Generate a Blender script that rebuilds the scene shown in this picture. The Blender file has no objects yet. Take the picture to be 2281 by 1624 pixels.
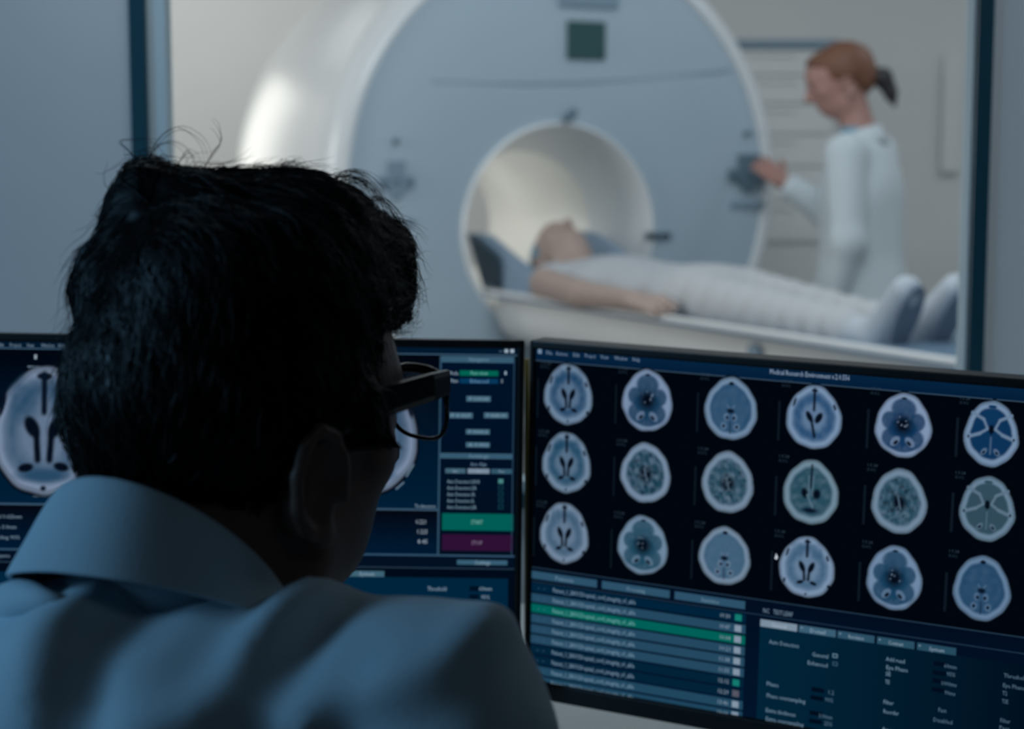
import bpy, bmesh, math, random
import numpy as np
from mathutils import Matrix, Vector

random.seed(7)
RNG = np.random.default_rng(7)
SC = bpy.context.scene
COL = SC.collection

# ------------------------------------------------------------------ camera, world, lights, exposure
W, H = 2281.0, 1624.0
LENS = 60.0
F = W * LENS / 36.0
PITCH = math.radians(6.55)
CAM = np.array([0.0, 0.0, 1.32])
cam_d = bpy.data.cameras.new('camera')
cam_d.lens = LENS
cam_d.sensor_width = 36.0
cam_d.clip_start = 0.05
cam_d.dof.use_dof = True
cam_d.dof.focus_distance = 1.24
cam_d.dof.aperture_fstop = 6.0
cam = bpy.data.objects.new('camera', cam_d)
COL.objects.link(cam)
cam.location = CAM
cam.rotation_euler = (math.radians(90) - PITCH, 0, 0)
SC.camera = cam

SC.view_settings.view_transform = 'Standard'
SC.view_settings.look = 'None'
SC.view_settings.exposure = 0.0
SC.view_settings.gamma = 1.0
SC.view_settings.use_curve_mapping = False

world = bpy.data.worlds.new('world')
SC.world = world
world.use_nodes = True
world.node_tree.nodes['Background'].inputs[0].default_value = (0.10, 0.16, 0.24, 1)
world.node_tree.nodes['Background'].inputs[1].default_value = 0.065


def area_light(name, loc, target, sx, sy, power, color, spread=180):
    d = bpy.data.lights.new(name, 'AREA')
    d.shape = 'RECTANGLE'
    d.size, d.size_y = sx, sy
    d.energy = power
    d.color = color
    d.spread = math.radians(spread)
    o = bpy.data.objects.new(name, d)
    COL.objects.link(o)
    o.location = loc
    o.rotation_euler = (Vector(target) - Vector(loc)).to_track_quat('-Z', 'Y').to_euler()
    return o


# control room: cold lamps near the window wall, a blue one on the left beside the desk, an added rear fill
area_light('overhead_light', (-0.38, 1.95, 2.6), (-0.38, 2.3, 1.0), 0.5, 0.4, 3.1, (0.80, 0.91, 1.0), 84)
area_light('overhead_light', (1.5, 1.95, 2.6), (1.0, 2.3, 1.0), 0.6, 0.4, 5.2, (0.80, 0.91, 1.0), 84)
area_light('overhead_light', (0.9, -0.5, 2.6), (0.0, 0.95, 1.1), 0.6, 0.6, 1.1, (0.62, 0.86, 1.0))  # unseen rear light, added to fill the shaded side of the seated man
area_light('wall_lamp', (-1.75, 0.55, 1.62), (-0.15, 0.95, 1.05), 0.5, 0.5, 10.0, (0.27, 0.62, 1.0))
# scan room lamps and one added frontal light
area_light('overhead_light', (-1.7, 6.6, 2.65), (-1.5, 7.6, 0.6), 1.2, 0.8, 9.5, (1.0, 0.97, 0.92))
area_light('overhead_light', (0.6, 4.4, 2.70), (0.6, 4.6, 0.0), 1.6, 1.6, 6.0, (0.90, 0.95, 1.0))
area_light('wall_lamp', (-2.4, 3.9, 1.65), (0.0, 5.6, 1.1), 0.5, 0.9, 19.0, (1.0, 0.97, 0.93))
area_light('wall_lamp', (-2.15, 7.3, 1.55), (-0.8, 6.0, 1.35), 0.7, 1.3, 4.5, (1.0, 0.94, 0.84), 120)
area_light('overhead_light', (0.5, 2.85, 2.66), (0.6, 5.4, 0.9), 1.6, 0.4, 27.0, (0.88, 0.95, 1.0))  # unseen frontal light, added to lift the scanner face and table
area_light('overhead_light', (2.2, 5.6, 2.70), (1.9, 6.0, 0.0), 0.9, 0.9, 9.0, (0.84, 0.93, 1.0))

C_R = np.array([1.0, 0, 0])
C_F = np.array([0, math.cos(PITCH), -math.sin(PITCH)])
C_U = np.array([0, math.sin(PITCH), math.cos(PITCH)])


def P(px, py, d):
    """world point seen at (px, py) at depth d along the lens axis"""
    return CAM + d * (C_F + C_R * (px - W / 2) / F + C_U * (H / 2 - py) / F)


# ------------------------------------------------------------------ materials
def s2l(c):
    c = np.asarray(c, float) / 255.0
    return np.where(c <= 0.04045, c / 12.92, ((c + 0.055) / 1.055) ** 2.4)


def mat(name, rgb, rough=0.6, metal=0.0, spec=0.5, noise=0.0, scale=30.0, bump=0.0, bscale=80.0, sheen=0.0):
    m = bpy.data.materials.new(name)
    m.use_nodes = True
    nt = m.node_tree
    b = nt.nodes['Principled BSDF']
    lin = s2l(rgb)
    b.inputs['Base Color'].default_value = (*lin, 1)
    b.inputs['Roughness'].default_value = rough
    b.inputs['Metallic'].default_value = metal
    b.inputs['Specular IOR Level'].default_value = spec
    if sheen:
        b.inputs['Sheen Weight'].default_value = sheen
    if noise or bump:
        tc = nt.nodes.new('ShaderNodeTexCoord')
        n = nt.nodes.new('ShaderNodeTexNoise')
        n.inputs['Scale'].default_value = scale
        n.inputs['Detail'].default_value = 4
        nt.links.new(tc.outputs['Object'], n.inputs['Vector'])
        if noise:
            r = nt.nodes.new('ShaderNodeMix')
            r.data_type = 'RGBA'
            nt.links.new(n.outputs['Fac'], r.inputs['Factor'])
            r.inputs['A'].default_value = (*(lin * (1 - noise)), 1)
            r.inputs['B'].default_value = (*np.minimum(lin * (1 + noise), 1), 1)
            nt.links.new(r.outputs['Result'], b.inputs['Base Color'])
        if bump:
            n2 = nt.nodes.new('ShaderNodeTexNoise')
            n2.inputs['Scale'].default_value = bscale
            nt.links.new(tc.outputs['Object'], n2.inputs['Vector'])
            bp = nt.nodes.new('ShaderNodeBump')
            bp.inputs['Strength'].default_value = bump
            bp.inputs['Distance'].default_value = 0.002
            nt.links.new(n2.outputs['Fac'], bp.inputs['Height'])
            nt.links.new(bp.outputs['Normal'], b.inputs['Normal'])
    return m


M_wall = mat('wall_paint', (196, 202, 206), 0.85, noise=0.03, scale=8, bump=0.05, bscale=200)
M_dim = mat('dark_low_bounce_paint', (58, 64, 70), 0.9, noise=0.04, scale=8)  # unseen walls and ceiling made dark to keep bounced light down
M_white = mat('scan_room_paint', (226, 226, 224), 0.8, noise=0.02, scale=5)
M_ceil = mat('ceiling_paint', (214, 216, 218), 0.9, noise=0.02)
M_floor = mat('vinyl_floor', (150, 156, 162), 0.5, noise=0.06, scale=12)
M_frame = mat('dark_teal_frame', (2, 62, 78), 0.45, noise=0.04)
M_jamb = mat('pale_jamb', (186, 204, 212), 0.5, noise=0.03)
M_gantry = mat('gantry_plastic', (222, 226, 228), 0.27, noise=0.015, scale=6)
M_gface = mat('gantry_face_plastic', (172, 190, 202), 0.42, noise=0.015, scale=6)
M_bore = mat('bore_liner', (226, 226, 222), 0.35, noise=0.015, scale=6)
M_slate = mat('slate_plastic', (92, 116, 130), 0.5, noise=0.05)
M_gscreen = mat('dark_green_display', (48, 84, 86), 0.35, noise=0.06)
M_label = mat('dark_label', (44, 58, 72), 0.5, noise=0.1)
M_grey = mat('grey_blue_plastic', (130, 152, 168), 0.5, noise=0.04)
M_table = mat('table_white', (228, 228, 226), 0.4, noise=0.02)
M_tray = mat('tray_grey_blue', (104, 130, 152), 0.5, noise=0.03)
M_pad = mat('head_pad_blue', (136, 158, 178), 0.7, noise=0.04, bump=0.1)
M_paddk = mat('head_pad_slot', (66, 92, 108), 0.6, noise=0.08)
M_black = mat('monitor_black', (14, 16, 17), 0.42, noise=0.1)
M_blackg = mat('frame_black', (10, 8, 7), 0.25, noise=0.1)
M_desk = mat('desk_laminate', (150, 158, 158), 0.5, noise=0.04, scale=20)
M_metal = mat('grey_metal', (120, 124, 128), 0.35, metal=0.7, noise=0.05)
M_chair = mat('chair_fabric', (30, 33, 38), 0.9, noise=0.15, bump=0.2)
M_skin_man = mat('skin_man', (108, 80, 69), 0.5, noise=0.08, scale=60, bump=0.1, bscale=300)
M_skin = mat('skin_light', (176, 154, 144), 0.5, noise=0.06, scale=40)
M_skin_w = mat('skin_woman', (172, 130, 120), 0.5, noise=0.06, scale=40)
M_hair = mat('dark_hair', (15, 12, 10), 0.44, spec=0.38, noise=0.3, scale=120)
M_hair_w = mat('brown_hair', (118, 78, 58), 0.55, noise=0.3, scale=60)
M_hair_d = mat('dark_ponytail', (46, 44, 46), 0.55, noise=0.3, scale=60)
M_coat = mat('coat_cotton', (188, 206, 216), 0.85, noise=0.03, scale=40, bump=0.12, bscale=500, sheen=0.1)
M_coat_w = mat('coat_white', (206, 216, 220), 0.85, noise=0.02, scale=20)
M_shirt = mat('shirt_blue', (120, 160, 182), 0.8, noise=0.04)
M_gown = mat('gown_white', (186, 190, 194), 0.85, noise=0.03, scale=20, bump=0.2, bscale=40)
M_trou_p = mat('patient_trousers', (190, 192, 194), 0.85, noise=0.02, scale=20, bump=0.25, bscale=40)
M_sock = mat('sock_white', (188, 195, 202), 0.85, noise=0.03)
M_sole = mat('sole_blue_grey', (126, 138, 154), 0.8, noise=0.04)
M_cap = mat('cap_blue', (112, 144, 162), 0.8, noise=0.05)
M_trou_w = mat('trousers_blue', (160, 182, 198), 0.85, noise=0.03)
M_dark_t = mat('trousers_dark', (30, 34, 44), 0.9, noise=0.1)
M_yellow = mat('yellow_cable', (120, 110, 40), 0.5, noise=0.05)
M_eye = mat('eye_white', (200, 200, 198), 0.2, noise=0.03)


def glass_mat(name, tint, gloss=0.06):
    m = bpy.data.materials.new(name)
    m.use_nodes = True
    nt = m.node_tree
    nt.nodes.clear()
    out = nt.nodes.new('ShaderNodeOutputMaterial')
    mix = nt.nodes.new('ShaderNodeMixShader')
    tr = nt.nodes.new('ShaderNodeBsdfTransparent')
    gl = nt.nodes.new('ShaderNodeBsdfGlossy')
    fr = nt.nodes.new('ShaderNodeFresnel')
    mul = nt.nodes.new('ShaderNodeMath')
    mul.operation = 'MULTIPLY'
    mul.inputs[1].default_value = gloss
    fr.inputs['IOR'].default_value = 1.45
    tr.inputs['Color'].default_value = (*tint, 1)
    gl.inputs['Roughness'].default_value = 0.02
    nt.links.new(fr.outputs[0], mul.inputs[0])
    nt.links.new(mul.outputs[0], mix.inputs[0])
    nt.links.new(tr.outputs[0], mix.inputs[1])
    nt.links.new(gl.outputs[0], mix.inputs[2])
    nt.links.new(mix.outputs[0], out.inputs[0])
    return m


M_glass = glass_mat('window_glass', (0.97, 0.99, 1.0), 0.4)
M_lens = glass_mat('spectacle_lens', (0.96, 0.97, 0.98), 0.12)


def emit_mat(name, strength=1.0):
    m = bpy.data.materials.new(name)
    m.use_nodes = True
    nt = m.node_tree
    nt.nodes.clear()
    out = nt.nodes.new('ShaderNodeOutputMaterial')
    e = nt.nodes.new('ShaderNodeEmission')
    a = nt.nodes.new('ShaderNodeAttribute')
    a.attribute_name = 'Col'
    nt.links.new(a.outputs['Color'], e.inputs['Color'])
    e.inputs['Strength'].default_value = strength
    nt.links.new(e.outputs[0], out.inputs[0])
    return m


M_screen = emit_mat('screen_pixels', 1.0)


# ------------------------------------------------------------------ object helpers
def link(o, parent=None):
    COL.objects.link(o)
    if parent is not None:
        o.parent = parent
    return o


def empty(name, mw, label, cat, group=None):
    o = bpy.data.objects.new(name, None)
    o.empty_display_size = 0.05
    link(o)
    o.matrix_world = mw
    o['label'] = label
    o['category'] = cat
    if group:
        o['group'] = group
    return o


def frame_m(o, x, y, z):
    m = Matrix.Identity(4)
    for i in range(3):
        m[i][0], m[i][1], m[i][2], m[i][3] = x[i], y[i], z[i], o[i]
    return m


def world_of(o):
    m = o.matrix_basis.copy()
    while o.parent is not None:
        o = o.parent
        m = o.matrix_basis @ m
    return m


def mesh_obj(name, V, Fc, m, parent=None, smooth=False, colors=None):
    """V in world coordinates; Fc a list of index tuples or an (n,4) array. ONE mesh object."""
    V = np.asarray(V, float)
    if parent is not None:
        inv = np.array(world_of(parent).inverted())
        V = V @ inv[:3, :3].T + inv[:3, 3]
        org = np.zeros(3)
    else:
        lo, hi = V.min(0), V.max(0)
        org = np.array([(lo[0] + hi[0]) / 2, (lo[1] + hi[1]) / 2, lo[2]])
        V = V - org
    me = bpy.data.meshes.new(name)
    if isinstance(Fc, np.ndarray):
        nf = len(Fc)
        k = Fc.shape[1]
        me.vertices.add(len(V))
        me.vertices.foreach_set('co', V.astype(np.float32).ravel())
        me.loops.add(nf * k)
        me.loops.foreach_set('vertex_index', Fc.astype(np.int32).ravel())
        me.polygons.add(nf)
        me.polygons.foreach_set('loop_start', np.arange(0, nf * k, k, dtype=np.int32))
        me.update(calc_edges=True)
    else:
        me.from_pydata([tuple(v) for v in V], [], [tuple(f) for f in Fc])
    me.validate()
    if smooth:
        me.polygons.foreach_set('use_smooth', [True] * len(me.polygons))
    if colors is not None:
        ca = me.color_attributes.new('Col', 'FLOAT_COLOR', 'POINT')
        c = np.ones((len(V), 4), np.float32)
        c[:, :3] = colors
        ca.data.foreach_set('color', c.ravel())
    if m is not None:
        me.materials.append(m)
    o = bpy.data.objects.new(name, me)
    link(o, parent)
    if parent is None:
        o.location = org
    return o


def tag(o, label=None, cat=None, group=None, kind=None):
    if label:
        o['label'] = label
    if cat:
        o['category'] = cat
    if group:
        o['group'] = group
    if kind:
        o['kind'] = kind
    return o


class MB:
    """collects shapes (world coordinates) into one mesh"""

    def __init__(self):
        self.v, self.f, self.c = [], [], []

    def add(self, V, Fc, col=None):
        b = len(self.v)
        self.v += [tuple(map(float, p)) for p in V]
        self.f += [tuple(int(i) + b for i in f) for f in Fc]
        if col is not None:
            col = np.asarray(col, float)
            if col.ndim == 1:
                col = np.tile(col, (len(V), 1))
            self.c += [tuple(c) for c in col]
        return self

    def box(self, lo, hi, M=None, bev=0.0):
        bm = bmesh.new()
        bmesh.ops.create_cube(bm, size=1.0)
        lo, hi = np.array(lo, float), np.array(hi, float)
        for v in bm.verts:
            v.co = Vector(((lo[i] + hi[i]) / 2 + v.co[i] * (hi[i] - lo[i])) for i in range(3))
        if bev:
            bmesh.ops.bevel(bm, geom=bm.edges[:], offset=bev, segments=3, affect='EDGES', profile=0.5)
        bm.verts.index_update()
        V = [(M @ v.co if M is not None else v.co) for v in bm.verts]
        Fc = [[v.index for v in f.verts] for f in bm.faces]
        bm.free()
        return self.add(V, Fc)

    def tube(self, pts, rad, n=10, cap=True, flat=None):
        V, Fc = tube_geo(pts, rad, n, cap, flat)
        return self.add(V, Fc)

    def build(self, name, m, parent=None, smooth=False):
        return mesh_obj(name, self.v, self.f, m, parent, smooth, self.c if self.c else None)


def tube_geo(pts, rad, n=10, cap=True, flat=None):
    pts = [np.array(p, float) for p in pts]
    if np.isscalar(rad):
        rad = [rad] * len(pts)
    V, Fc = [], []
    up = np.array([0, 0, 1.0])
    for i, p in enumerate(pts):
        t = pts[min(i + 1, len(pts) - 1)] - pts[max(i - 1, 0)]
        t /= np.linalg.norm(t) + 1e-12
        a = np.cross(up, t)
        if np.linalg.norm(a) < 1e-3:
            a = np.cross(np.array([1.0, 0, 0]), t)
        a /= np.linalg.norm(a)
        b = np.cross(t, a)
        for k in range(n):
            an = 2 * math.pi * k / n
            fl = flat if flat else 1.0
            V.append(p + rad[i] * (math.cos(an) * a * fl + math.sin(an) * b))
    for i in range(len(pts) - 1):
        for k in range(n):
            k2 = (k + 1) % n
            Fc.append((i * n + k, i * n + k2, (i + 1) * n + k2, (i + 1) * n + k))
    if cap:
        Fc.append(tuple(range(n - 1, -1, -1)))
        Fc.append(tuple((len(pts) - 1) * n + k for k in range(n)))
    return V, Fc


def loft(rings, closed_ends=(False, False)):
    n = len(rings[0])
    V = [p for r in rings for p in r]
    Fc = []
    for i in range(len(rings) - 1):
        for k in range(n):
            k2 = (k + 1) % n
            Fc.append((i * n + k, i * n + k2, (i + 1) * n + k2, (i + 1) * n + k))
    if closed_ends[0]:
        Fc.append(tuple(range(n - 1, -1, -1)))
    if closed_ends[1]:
        Fc.append(tuple((len(rings) - 1) * n + k for k in range(n)))
    return V, Fc


# ------------------------------------------------------------------ organic shapes: distance fields meshed with surface nets
def cap(a, b, ra, rb=None, k=0.02, op='+'):
    return dict(t='c', a=np.array(a, float), b=np.array(b, float), ra=ra, rb=ra if rb is None else rb, k=k, op=op)


def ell(c, r, R=None, k=0.02, op='+'):
    return dict(t='e', c=np.array(c, float), r=np.array(r, float), R=np.eye(3) if R is None else np.array(R), k=k, op=op)


def xf(prims, R, t, s=1.0):
    out = []
    R = np.asarray(R, float)
    for p in prims:
        q = dict(p)
        q['k'] = p['k'] * s
        if p['t'] == 'c':
            q['a'] = R @ (p['a'] * s) + t
            q['b'] = R @ (p['b'] * s) + t
            q['ra'], q['rb'] = p['ra'] * s, p['rb'] * s
        else:
            q['c'] = R @ (p['c'] * s) + t
            q['R'] = R @ p['R']
            q['r'] = p['r'] * s
        out.append(q)
    return out


def rot(axis, deg):
    return np.array(Matrix.Rotation(math.radians(deg), 3, axis))


class Field:
    def __init__(self, prims, h, pad=0.02, clip=None):
        los, his = [], []
        for p in prims:
            if p['op'] != '+':
                continue
            if p['t'] == 'c':
                m = max(p['ra'], p['rb'])
                los.append(np.minimum(p['a'], p['b']) - m)
                his.append(np.maximum(p['a'], p['b']) + m)
            else:
                e = np.sqrt(((p['R'] * p['r']) ** 2).sum(1))
                los.append(p['c'] - e)
                his.append(p['c'] + e)
        lo = np.min(los, 0) - pad
        hi = np.max(his, 0) + pad
        self.h, self.o = h, lo
        n = np.ceil((hi - lo) / h).astype(int) + 1
        self.n = n
        self.F = np.full(n, 0.5, np.float32)
        for p in prims:
            self.apply(p)

    def grid(self, i0, i1):
        ax = [self.o[d] + self.h * np.arange(i0[d], i1[d]) for d in range(3)]
        return np.stack(np.meshgrid(*ax, indexing='ij'), -1).astype(np.float32)

    def apply(self, p):
        k = max(p['k'], 1e-4)
        if p['t'] == 'c':
            m = max(p['ra'], p['rb'])
            lo, hi = np.minimum(p['a'], p['b']) - m, np.maximum(p['a'], p['b']) + m
        else:
            e = np.sqrt(((p['R'] * p['r']) ** 2).sum(1))
            lo, hi = p['c'] - e, p['c'] + e
        mg = 2 * k + 4 * self.h
        i0 = np.clip(np.floor((lo - mg - self.o) / self.h).astype(int), 0, self.n)
        i1 = np.clip(np.ceil((hi + mg - self.o) / self.h).astype(int) + 1, 0, self.n)
        if np.any(i1 <= i0):
            return
        X = self.grid(i0, i1)
        if p['t'] == 'c':
            ba = (p['b'] - p['a']).astype(np.float32)
            pa = X - p['a'].astype(np.float32)
            tt = np.clip((pa @ ba) / max(ba @ ba, 1e-12), 0, 1)
            d = np.linalg.norm(pa - tt[..., None] * ba, axis=-1) - (p['ra'] + (p['rb'] - p['ra']) * tt)
        else:
            q = (X - p['c'].astype(np.float32)) @ p['R'].astype(np.float32)
            r = p['r'].astype(np.float32)
            k0 = np.linalg.norm(q / r, axis=-1)
            k1 = np.linalg.norm(q / r ** 2, axis=-1) + 1e-9
            d = k0 * (k0 - 1) / k1
            d = np.where(k0 < 1e-3, -r.min(), d)
        sl = tuple(slice(i0[i], i1[i]) for i in range(3))
        f = self.F[sl]
        if p['op'] == '+':
            hh = np.maximum(k - np.abs(f - d), 0) / k
            self.F[sl] = np.minimum(f, d) - hh * hh * k * 0.25
        else:
            d = -d
            hh = np.maximum(k - np.abs(f - d), 0) / k
            self.F[sl] = np.maximum(f, d) + hh * hh * k * 0.25

    def cut(self, fn):
        """fn(X) > 0 is removed"""
        X = self.grid([0, 0, 0], self.n)
        self.F = np.maximum(self.F, fn(X).astype(np.float32))

    def warp(self, fn):
        X = self.grid([0, 0, 0], self.n)
        self.F = self.F + fn(X).astype(np.float32)

    def sample(self, p):
        q = (p - self.o) / self.h
        i = np.clip(np.floor(q).astype(int), 0, self.n - 2)
        t = np.clip(q - i, 0, 1)
        v = 0
        for dx in (0, 1):
            for dy in (0, 1):
                for dz in (0, 1):
                    w = (t[:, 0] if dx else 1 - t[:, 0]) * (t[:, 1] if dy else 1 - t[:, 1]) * (t[:, 2] if dz else 1 - t[:, 2])
                    v = v + w * self.F[i[:, 0] + dx, i[:, 1] + dy, i[:, 2] + dz]
        return v

    def grad(self, p):
        e = self.h
        g = np.stack([self.sample(p + np.eye(3)[d] * e) - self.sample(p - np.eye(3)[d] * e) for d in range(3)], -1)
        return g / (np.linalg.norm(g, axis=1, keepdims=True) + 1e-9)

    def mesh(self):
        Fv = self.F
        s = Fv < 0
        nx, ny, nz = Fv.shape
        cs = lambda A, d: A[d[0]:nx - 1 + d[0], d[1]:ny - 1 + d[1], d[2]:nz - 1 + d[2]]
        corners = [(a, b, c) for a in (0, 1) for b in (0, 1) for c in (0, 1)]
        cnt = sum(cs(s, d).astype(np.int8) for d in corners)
        mask = (cnt > 0) & (cnt < 8)
        ii = np.argwhere(mask)
        idx = -np.ones(mask.shape, np.int64)
        idx[mask] = np.arange(len(ii))
        acc = np.zeros((len(ii), 3))
        num = np.zeros(len(ii))
        for a in corners:
            for ax in range(3):
                if a[ax] == 1:
                    continue
                b = list(a)
                b[ax] = 1
                fa = Fv[tuple((ii + np.array(a)).T)]
                fb = Fv[tuple((ii + np.array(b)).T)]
                cr = (fa < 0) != (fb < 0)
                t = np.where(cr, fa / np.where(cr, fa - fb, 1), 0)
                pt = np.tile(np.array(a, float), (len(ii), 1))
                pt[:, ax] += t
                acc += np.where(cr[:, None], pt, 0)
                num += cr
        V = self.o + self.h * (ii + acc / num[:, None])
        quads = []
        for ax in range(3):
            u, v = (ax + 1) % 3, (ax + 2) % 3
            sa = [slice(None)] * 3
            sb = [slice(None)] * 3
            sa[ax] = slice(0, -1)
            sb[ax] = slice(1, None)
            s0, s1 = s[tuple(sa)], s[tuple(sb)]
            e = np.argwhere(s0 != s1)
            e = e[(e[:, u] > 0) & (e[:, v] > 0) & (e[:, u] < Fv.shape[u] - 1) & (e[:, v] < Fv.shape[v] - 1)]
            du = np.eye(3, dtype=int)[u]
            dv = np.eye(3, dtype=int)[v]
            q = np.stack([idx[tuple((e - du - dv).T)], idx[tuple((e - dv).T)], idx[tuple(e.T)], idx[tuple((e - du).T)]], 1)
            flip = ~s0[tuple(e.T)]
            q[flip] = q[flip][:, ::-1]
            quads.append(q)
        return V, np.concatenate(quads)


def relax(V, Q, it=2, lam=0.5):
    e = np.concatenate([Q[:, [0, 1]], Q[:, [1, 2]], Q[:, [2, 3]], Q[:, [3, 0]]])
    e = np.concatenate([e, e[:, ::-1]])
    deg = np.bincount(e[:, 0], minlength=len(V))[:, None]
    for _ in range(it):
        s = np.stack([np.bincount(e[:, 0], weights=V[e[:, 1], d], minlength=len(V)) for d in range(3)], 1)
        V = V + lam * (s / np.maximum(deg, 1) - V)
    return V


def organic(name, prims, h, m, parent=None, T=None, it=2, cut=None, warp=None, pad=0.02):
    fl = Field(prims, h, pad)
    if warp is not None:
        fl.warp(warp)
    if cut is not None:
        fl.cut(cut)
    V, Q = fl.mesh()
    V = relax(V, Q, it)
    if T is not None:
        R, t = T
        V = V @ np.asarray(R).T + t
    return mesh_obj(name, V, Q, m, parent, smooth=True), fl


def snoise(X, seed, n=6, f=1.0):
    """cheap smooth noise: a sum of sines in random directions"""
    r = np.random.default_rng(seed)
    out = 0
    for _ in range(n):
        d = r.normal(size=3)
        d /= np.linalg.norm(d)
        out = out + np.sin((X @ (d * f * r.uniform(0.6, 1.5)).astype(np.float32)) + r.uniform(0, 6.28))
    return out / n


# ------------------------------------------------------------------ the rooms
YW, TW = 2.30, 0.12
XL, XR, YB = -2.0, 2.3, -1.4
FX0, FX1, FY1 = -2.9, 3.0, 7.6
CZ = 2.75
WX0, WX1, WZ0, WZ1 = -0.506, 0.637, 0.86, 2.05


def struct(name, mb, m, parent=None):
    o = mb.build(name, m, parent)
    if parent is None:
        o['kind'] = 'structure'
    return o


struct('floor', MB().box((FX0 - .1, YB - .1, -.1), (FX1 + .1, FY1 + .1, 0)), M_floor)
struct('ceiling', MB().box((FX0 - .1, YW + TW * .5, CZ), (FX1 + .1, FY1 + .1, CZ + .1)), M_ceil)
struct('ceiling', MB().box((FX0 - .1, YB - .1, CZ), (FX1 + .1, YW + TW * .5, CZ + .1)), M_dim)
w = MB()
w.box((FX0, YW, 0), (WX0, YW + TW, CZ))
w.box((WX1, YW, 0), (FX1, YW + TW, CZ))
w.box((WX0, YW, 0), (WX1, YW + TW, WZ0))
w.box((WX0, YW, WZ1), (WX1, YW + TW, CZ))
struct('wall_front', w, M_wall)
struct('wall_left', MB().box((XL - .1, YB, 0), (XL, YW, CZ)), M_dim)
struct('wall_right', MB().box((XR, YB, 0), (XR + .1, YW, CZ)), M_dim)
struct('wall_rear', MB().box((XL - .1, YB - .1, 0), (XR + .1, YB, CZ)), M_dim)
struct('wall_far', MB().box((FX0 - .1, FY1, 0), (FX1 + .1, FY1 + .1, CZ)), M_white)
struct('wall_far_left', MB().box((FX0 - .1, YW + TW, 0), (FX0, FY1, CZ)), M_white)
struct('wall_far_right', MB().box((FX1, YW + TW, 0), (FX1 + .1, FY1, CZ)), M_white)

# window between the rooms: dark outer frame, pale inner lining, glass
wf = MB()
fw = 0.021
y0, y1 = YW - .012, YW + .03
for lo, hi in (((WX0, y0, WZ0), (WX0 + fw, y1, WZ1)), ((WX1 - fw, y0, WZ0), (WX1, y1, WZ1)),
               ((WX0 + fw, y0, WZ0), (WX1 - fw, y1, WZ0 + fw)), ((WX0 + fw, y0, WZ1 - fw), (WX1 - fw, y1, WZ1))):
    wf.box(lo, hi, bev=.0015)
win = struct('window_1', wf, M_frame)
jl = MB()
jx0, jx1 = WX0 + fw + .024, WX1 - fw - .002
jl.box((WX0 + fw, YW + .002, WZ0 + fw), (jx0, YW + .045, WZ1 - fw))
jl.box((jx1, YW + .002, WZ0 + fw), (WX1 - fw, YW + .045, WZ1 - fw))
jl.box((jx0, YW + .002, WZ0 + fw), (jx1, YW + .045, WZ0 + fw + .015))
jl.box((jx0, YW + .002, WZ1 - fw - .015), (jx1, YW + .045, WZ1 - fw))
jl.build('inner_lining', M_jamb, win)
MB().box((jx0, YW + .022, WZ0 + fw + .015), (jx1, YW + .028, WZ1 - fw - .015)).build('glass_pane', M_glass, win)

# ------------------------------------------------------------------ scan room: scanner
TH = math.radians(26)
N2 = np.array([math.sin(TH), -math.cos(TH), 0])      # out of the bore, along the table
T2 = np.array([math.cos(TH), math.sin(TH), 0])       # across, towards the far side
UP = np.array([0, 0, 1.0])
C0 = np.array([0.24, 5.31, 0])                        # table centre line, s = 0
TZ = 0.94                                             # table surface


def S(s, t, z):
    return C0 + s * N2 + t * T2 + z * UP


GS, GZ, BZ = -0.20, 1.262, 1.12                       # face plane, face centre height, bore centre height
NG = 96
ang = [2 * math.pi * k / NG for k in range(NG)]


def gring(depth, R, zc, t0=0.0, sq=1.0):
    return [S(GS - depth, t0 + R * math.cos(a), zc + R * sq * math.sin(a)) for a in ang]


scan = empty('mri_scanner', Matrix.Translation(Vector(S(GS - .7, 0, 0))), 'large white round-fronted medical scanner with an open bore behind the glass', 'scanner')
# front plate between bore ring and rim
b = MB()
rings = []
for q in np.linspace(0, 1, 7):
    R = .345 + (.745 - .345) * q
    z = BZ + (GZ - BZ) * q
    rings.append(gring(0.012 * math.sin(math.pi * q) * -1, R, z, 0.03 * q))
V, Fc = loft(rings)
b.add(V, [f[::-1] for f in Fc])
b.build('front_plate', M_gface, scan, smooth=True)
# rim and body
b = MB()
rings = [gring(.0, .745, GZ, .03)]
for q in np.linspace(0, 1, 10):
    a = q * math.pi / 2
    rings.append(gring(-.012 + .10 * (1 - math.cos(a)), .752 + .072 * math.sin(a), GZ, .03))
for dd, R in ((.2, .838), (.35, .848), (.5, .852), (.7, .845), (.85, .83), (.98, .80), (1.06, .74), (1.08, .66)):
    rings.append(gring(dd, R, GZ, .03))
rings.append(gring(1.08, .262, BZ, 0))
V, Fc = loft(rings)
b.add(V, [f[::-1] for f in Fc])
b.build('gantry_cover', M_gantry, scan, smooth=True)
b = MB()
gm = frame_m(S(GS - .8, .03, 0), T2, -N2, UP)
b.box((-.60, -.2, 0.0), (.60, .70, .62), gm, bev=.04)
b.build('pedestal', M_gantry, scan)
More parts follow.
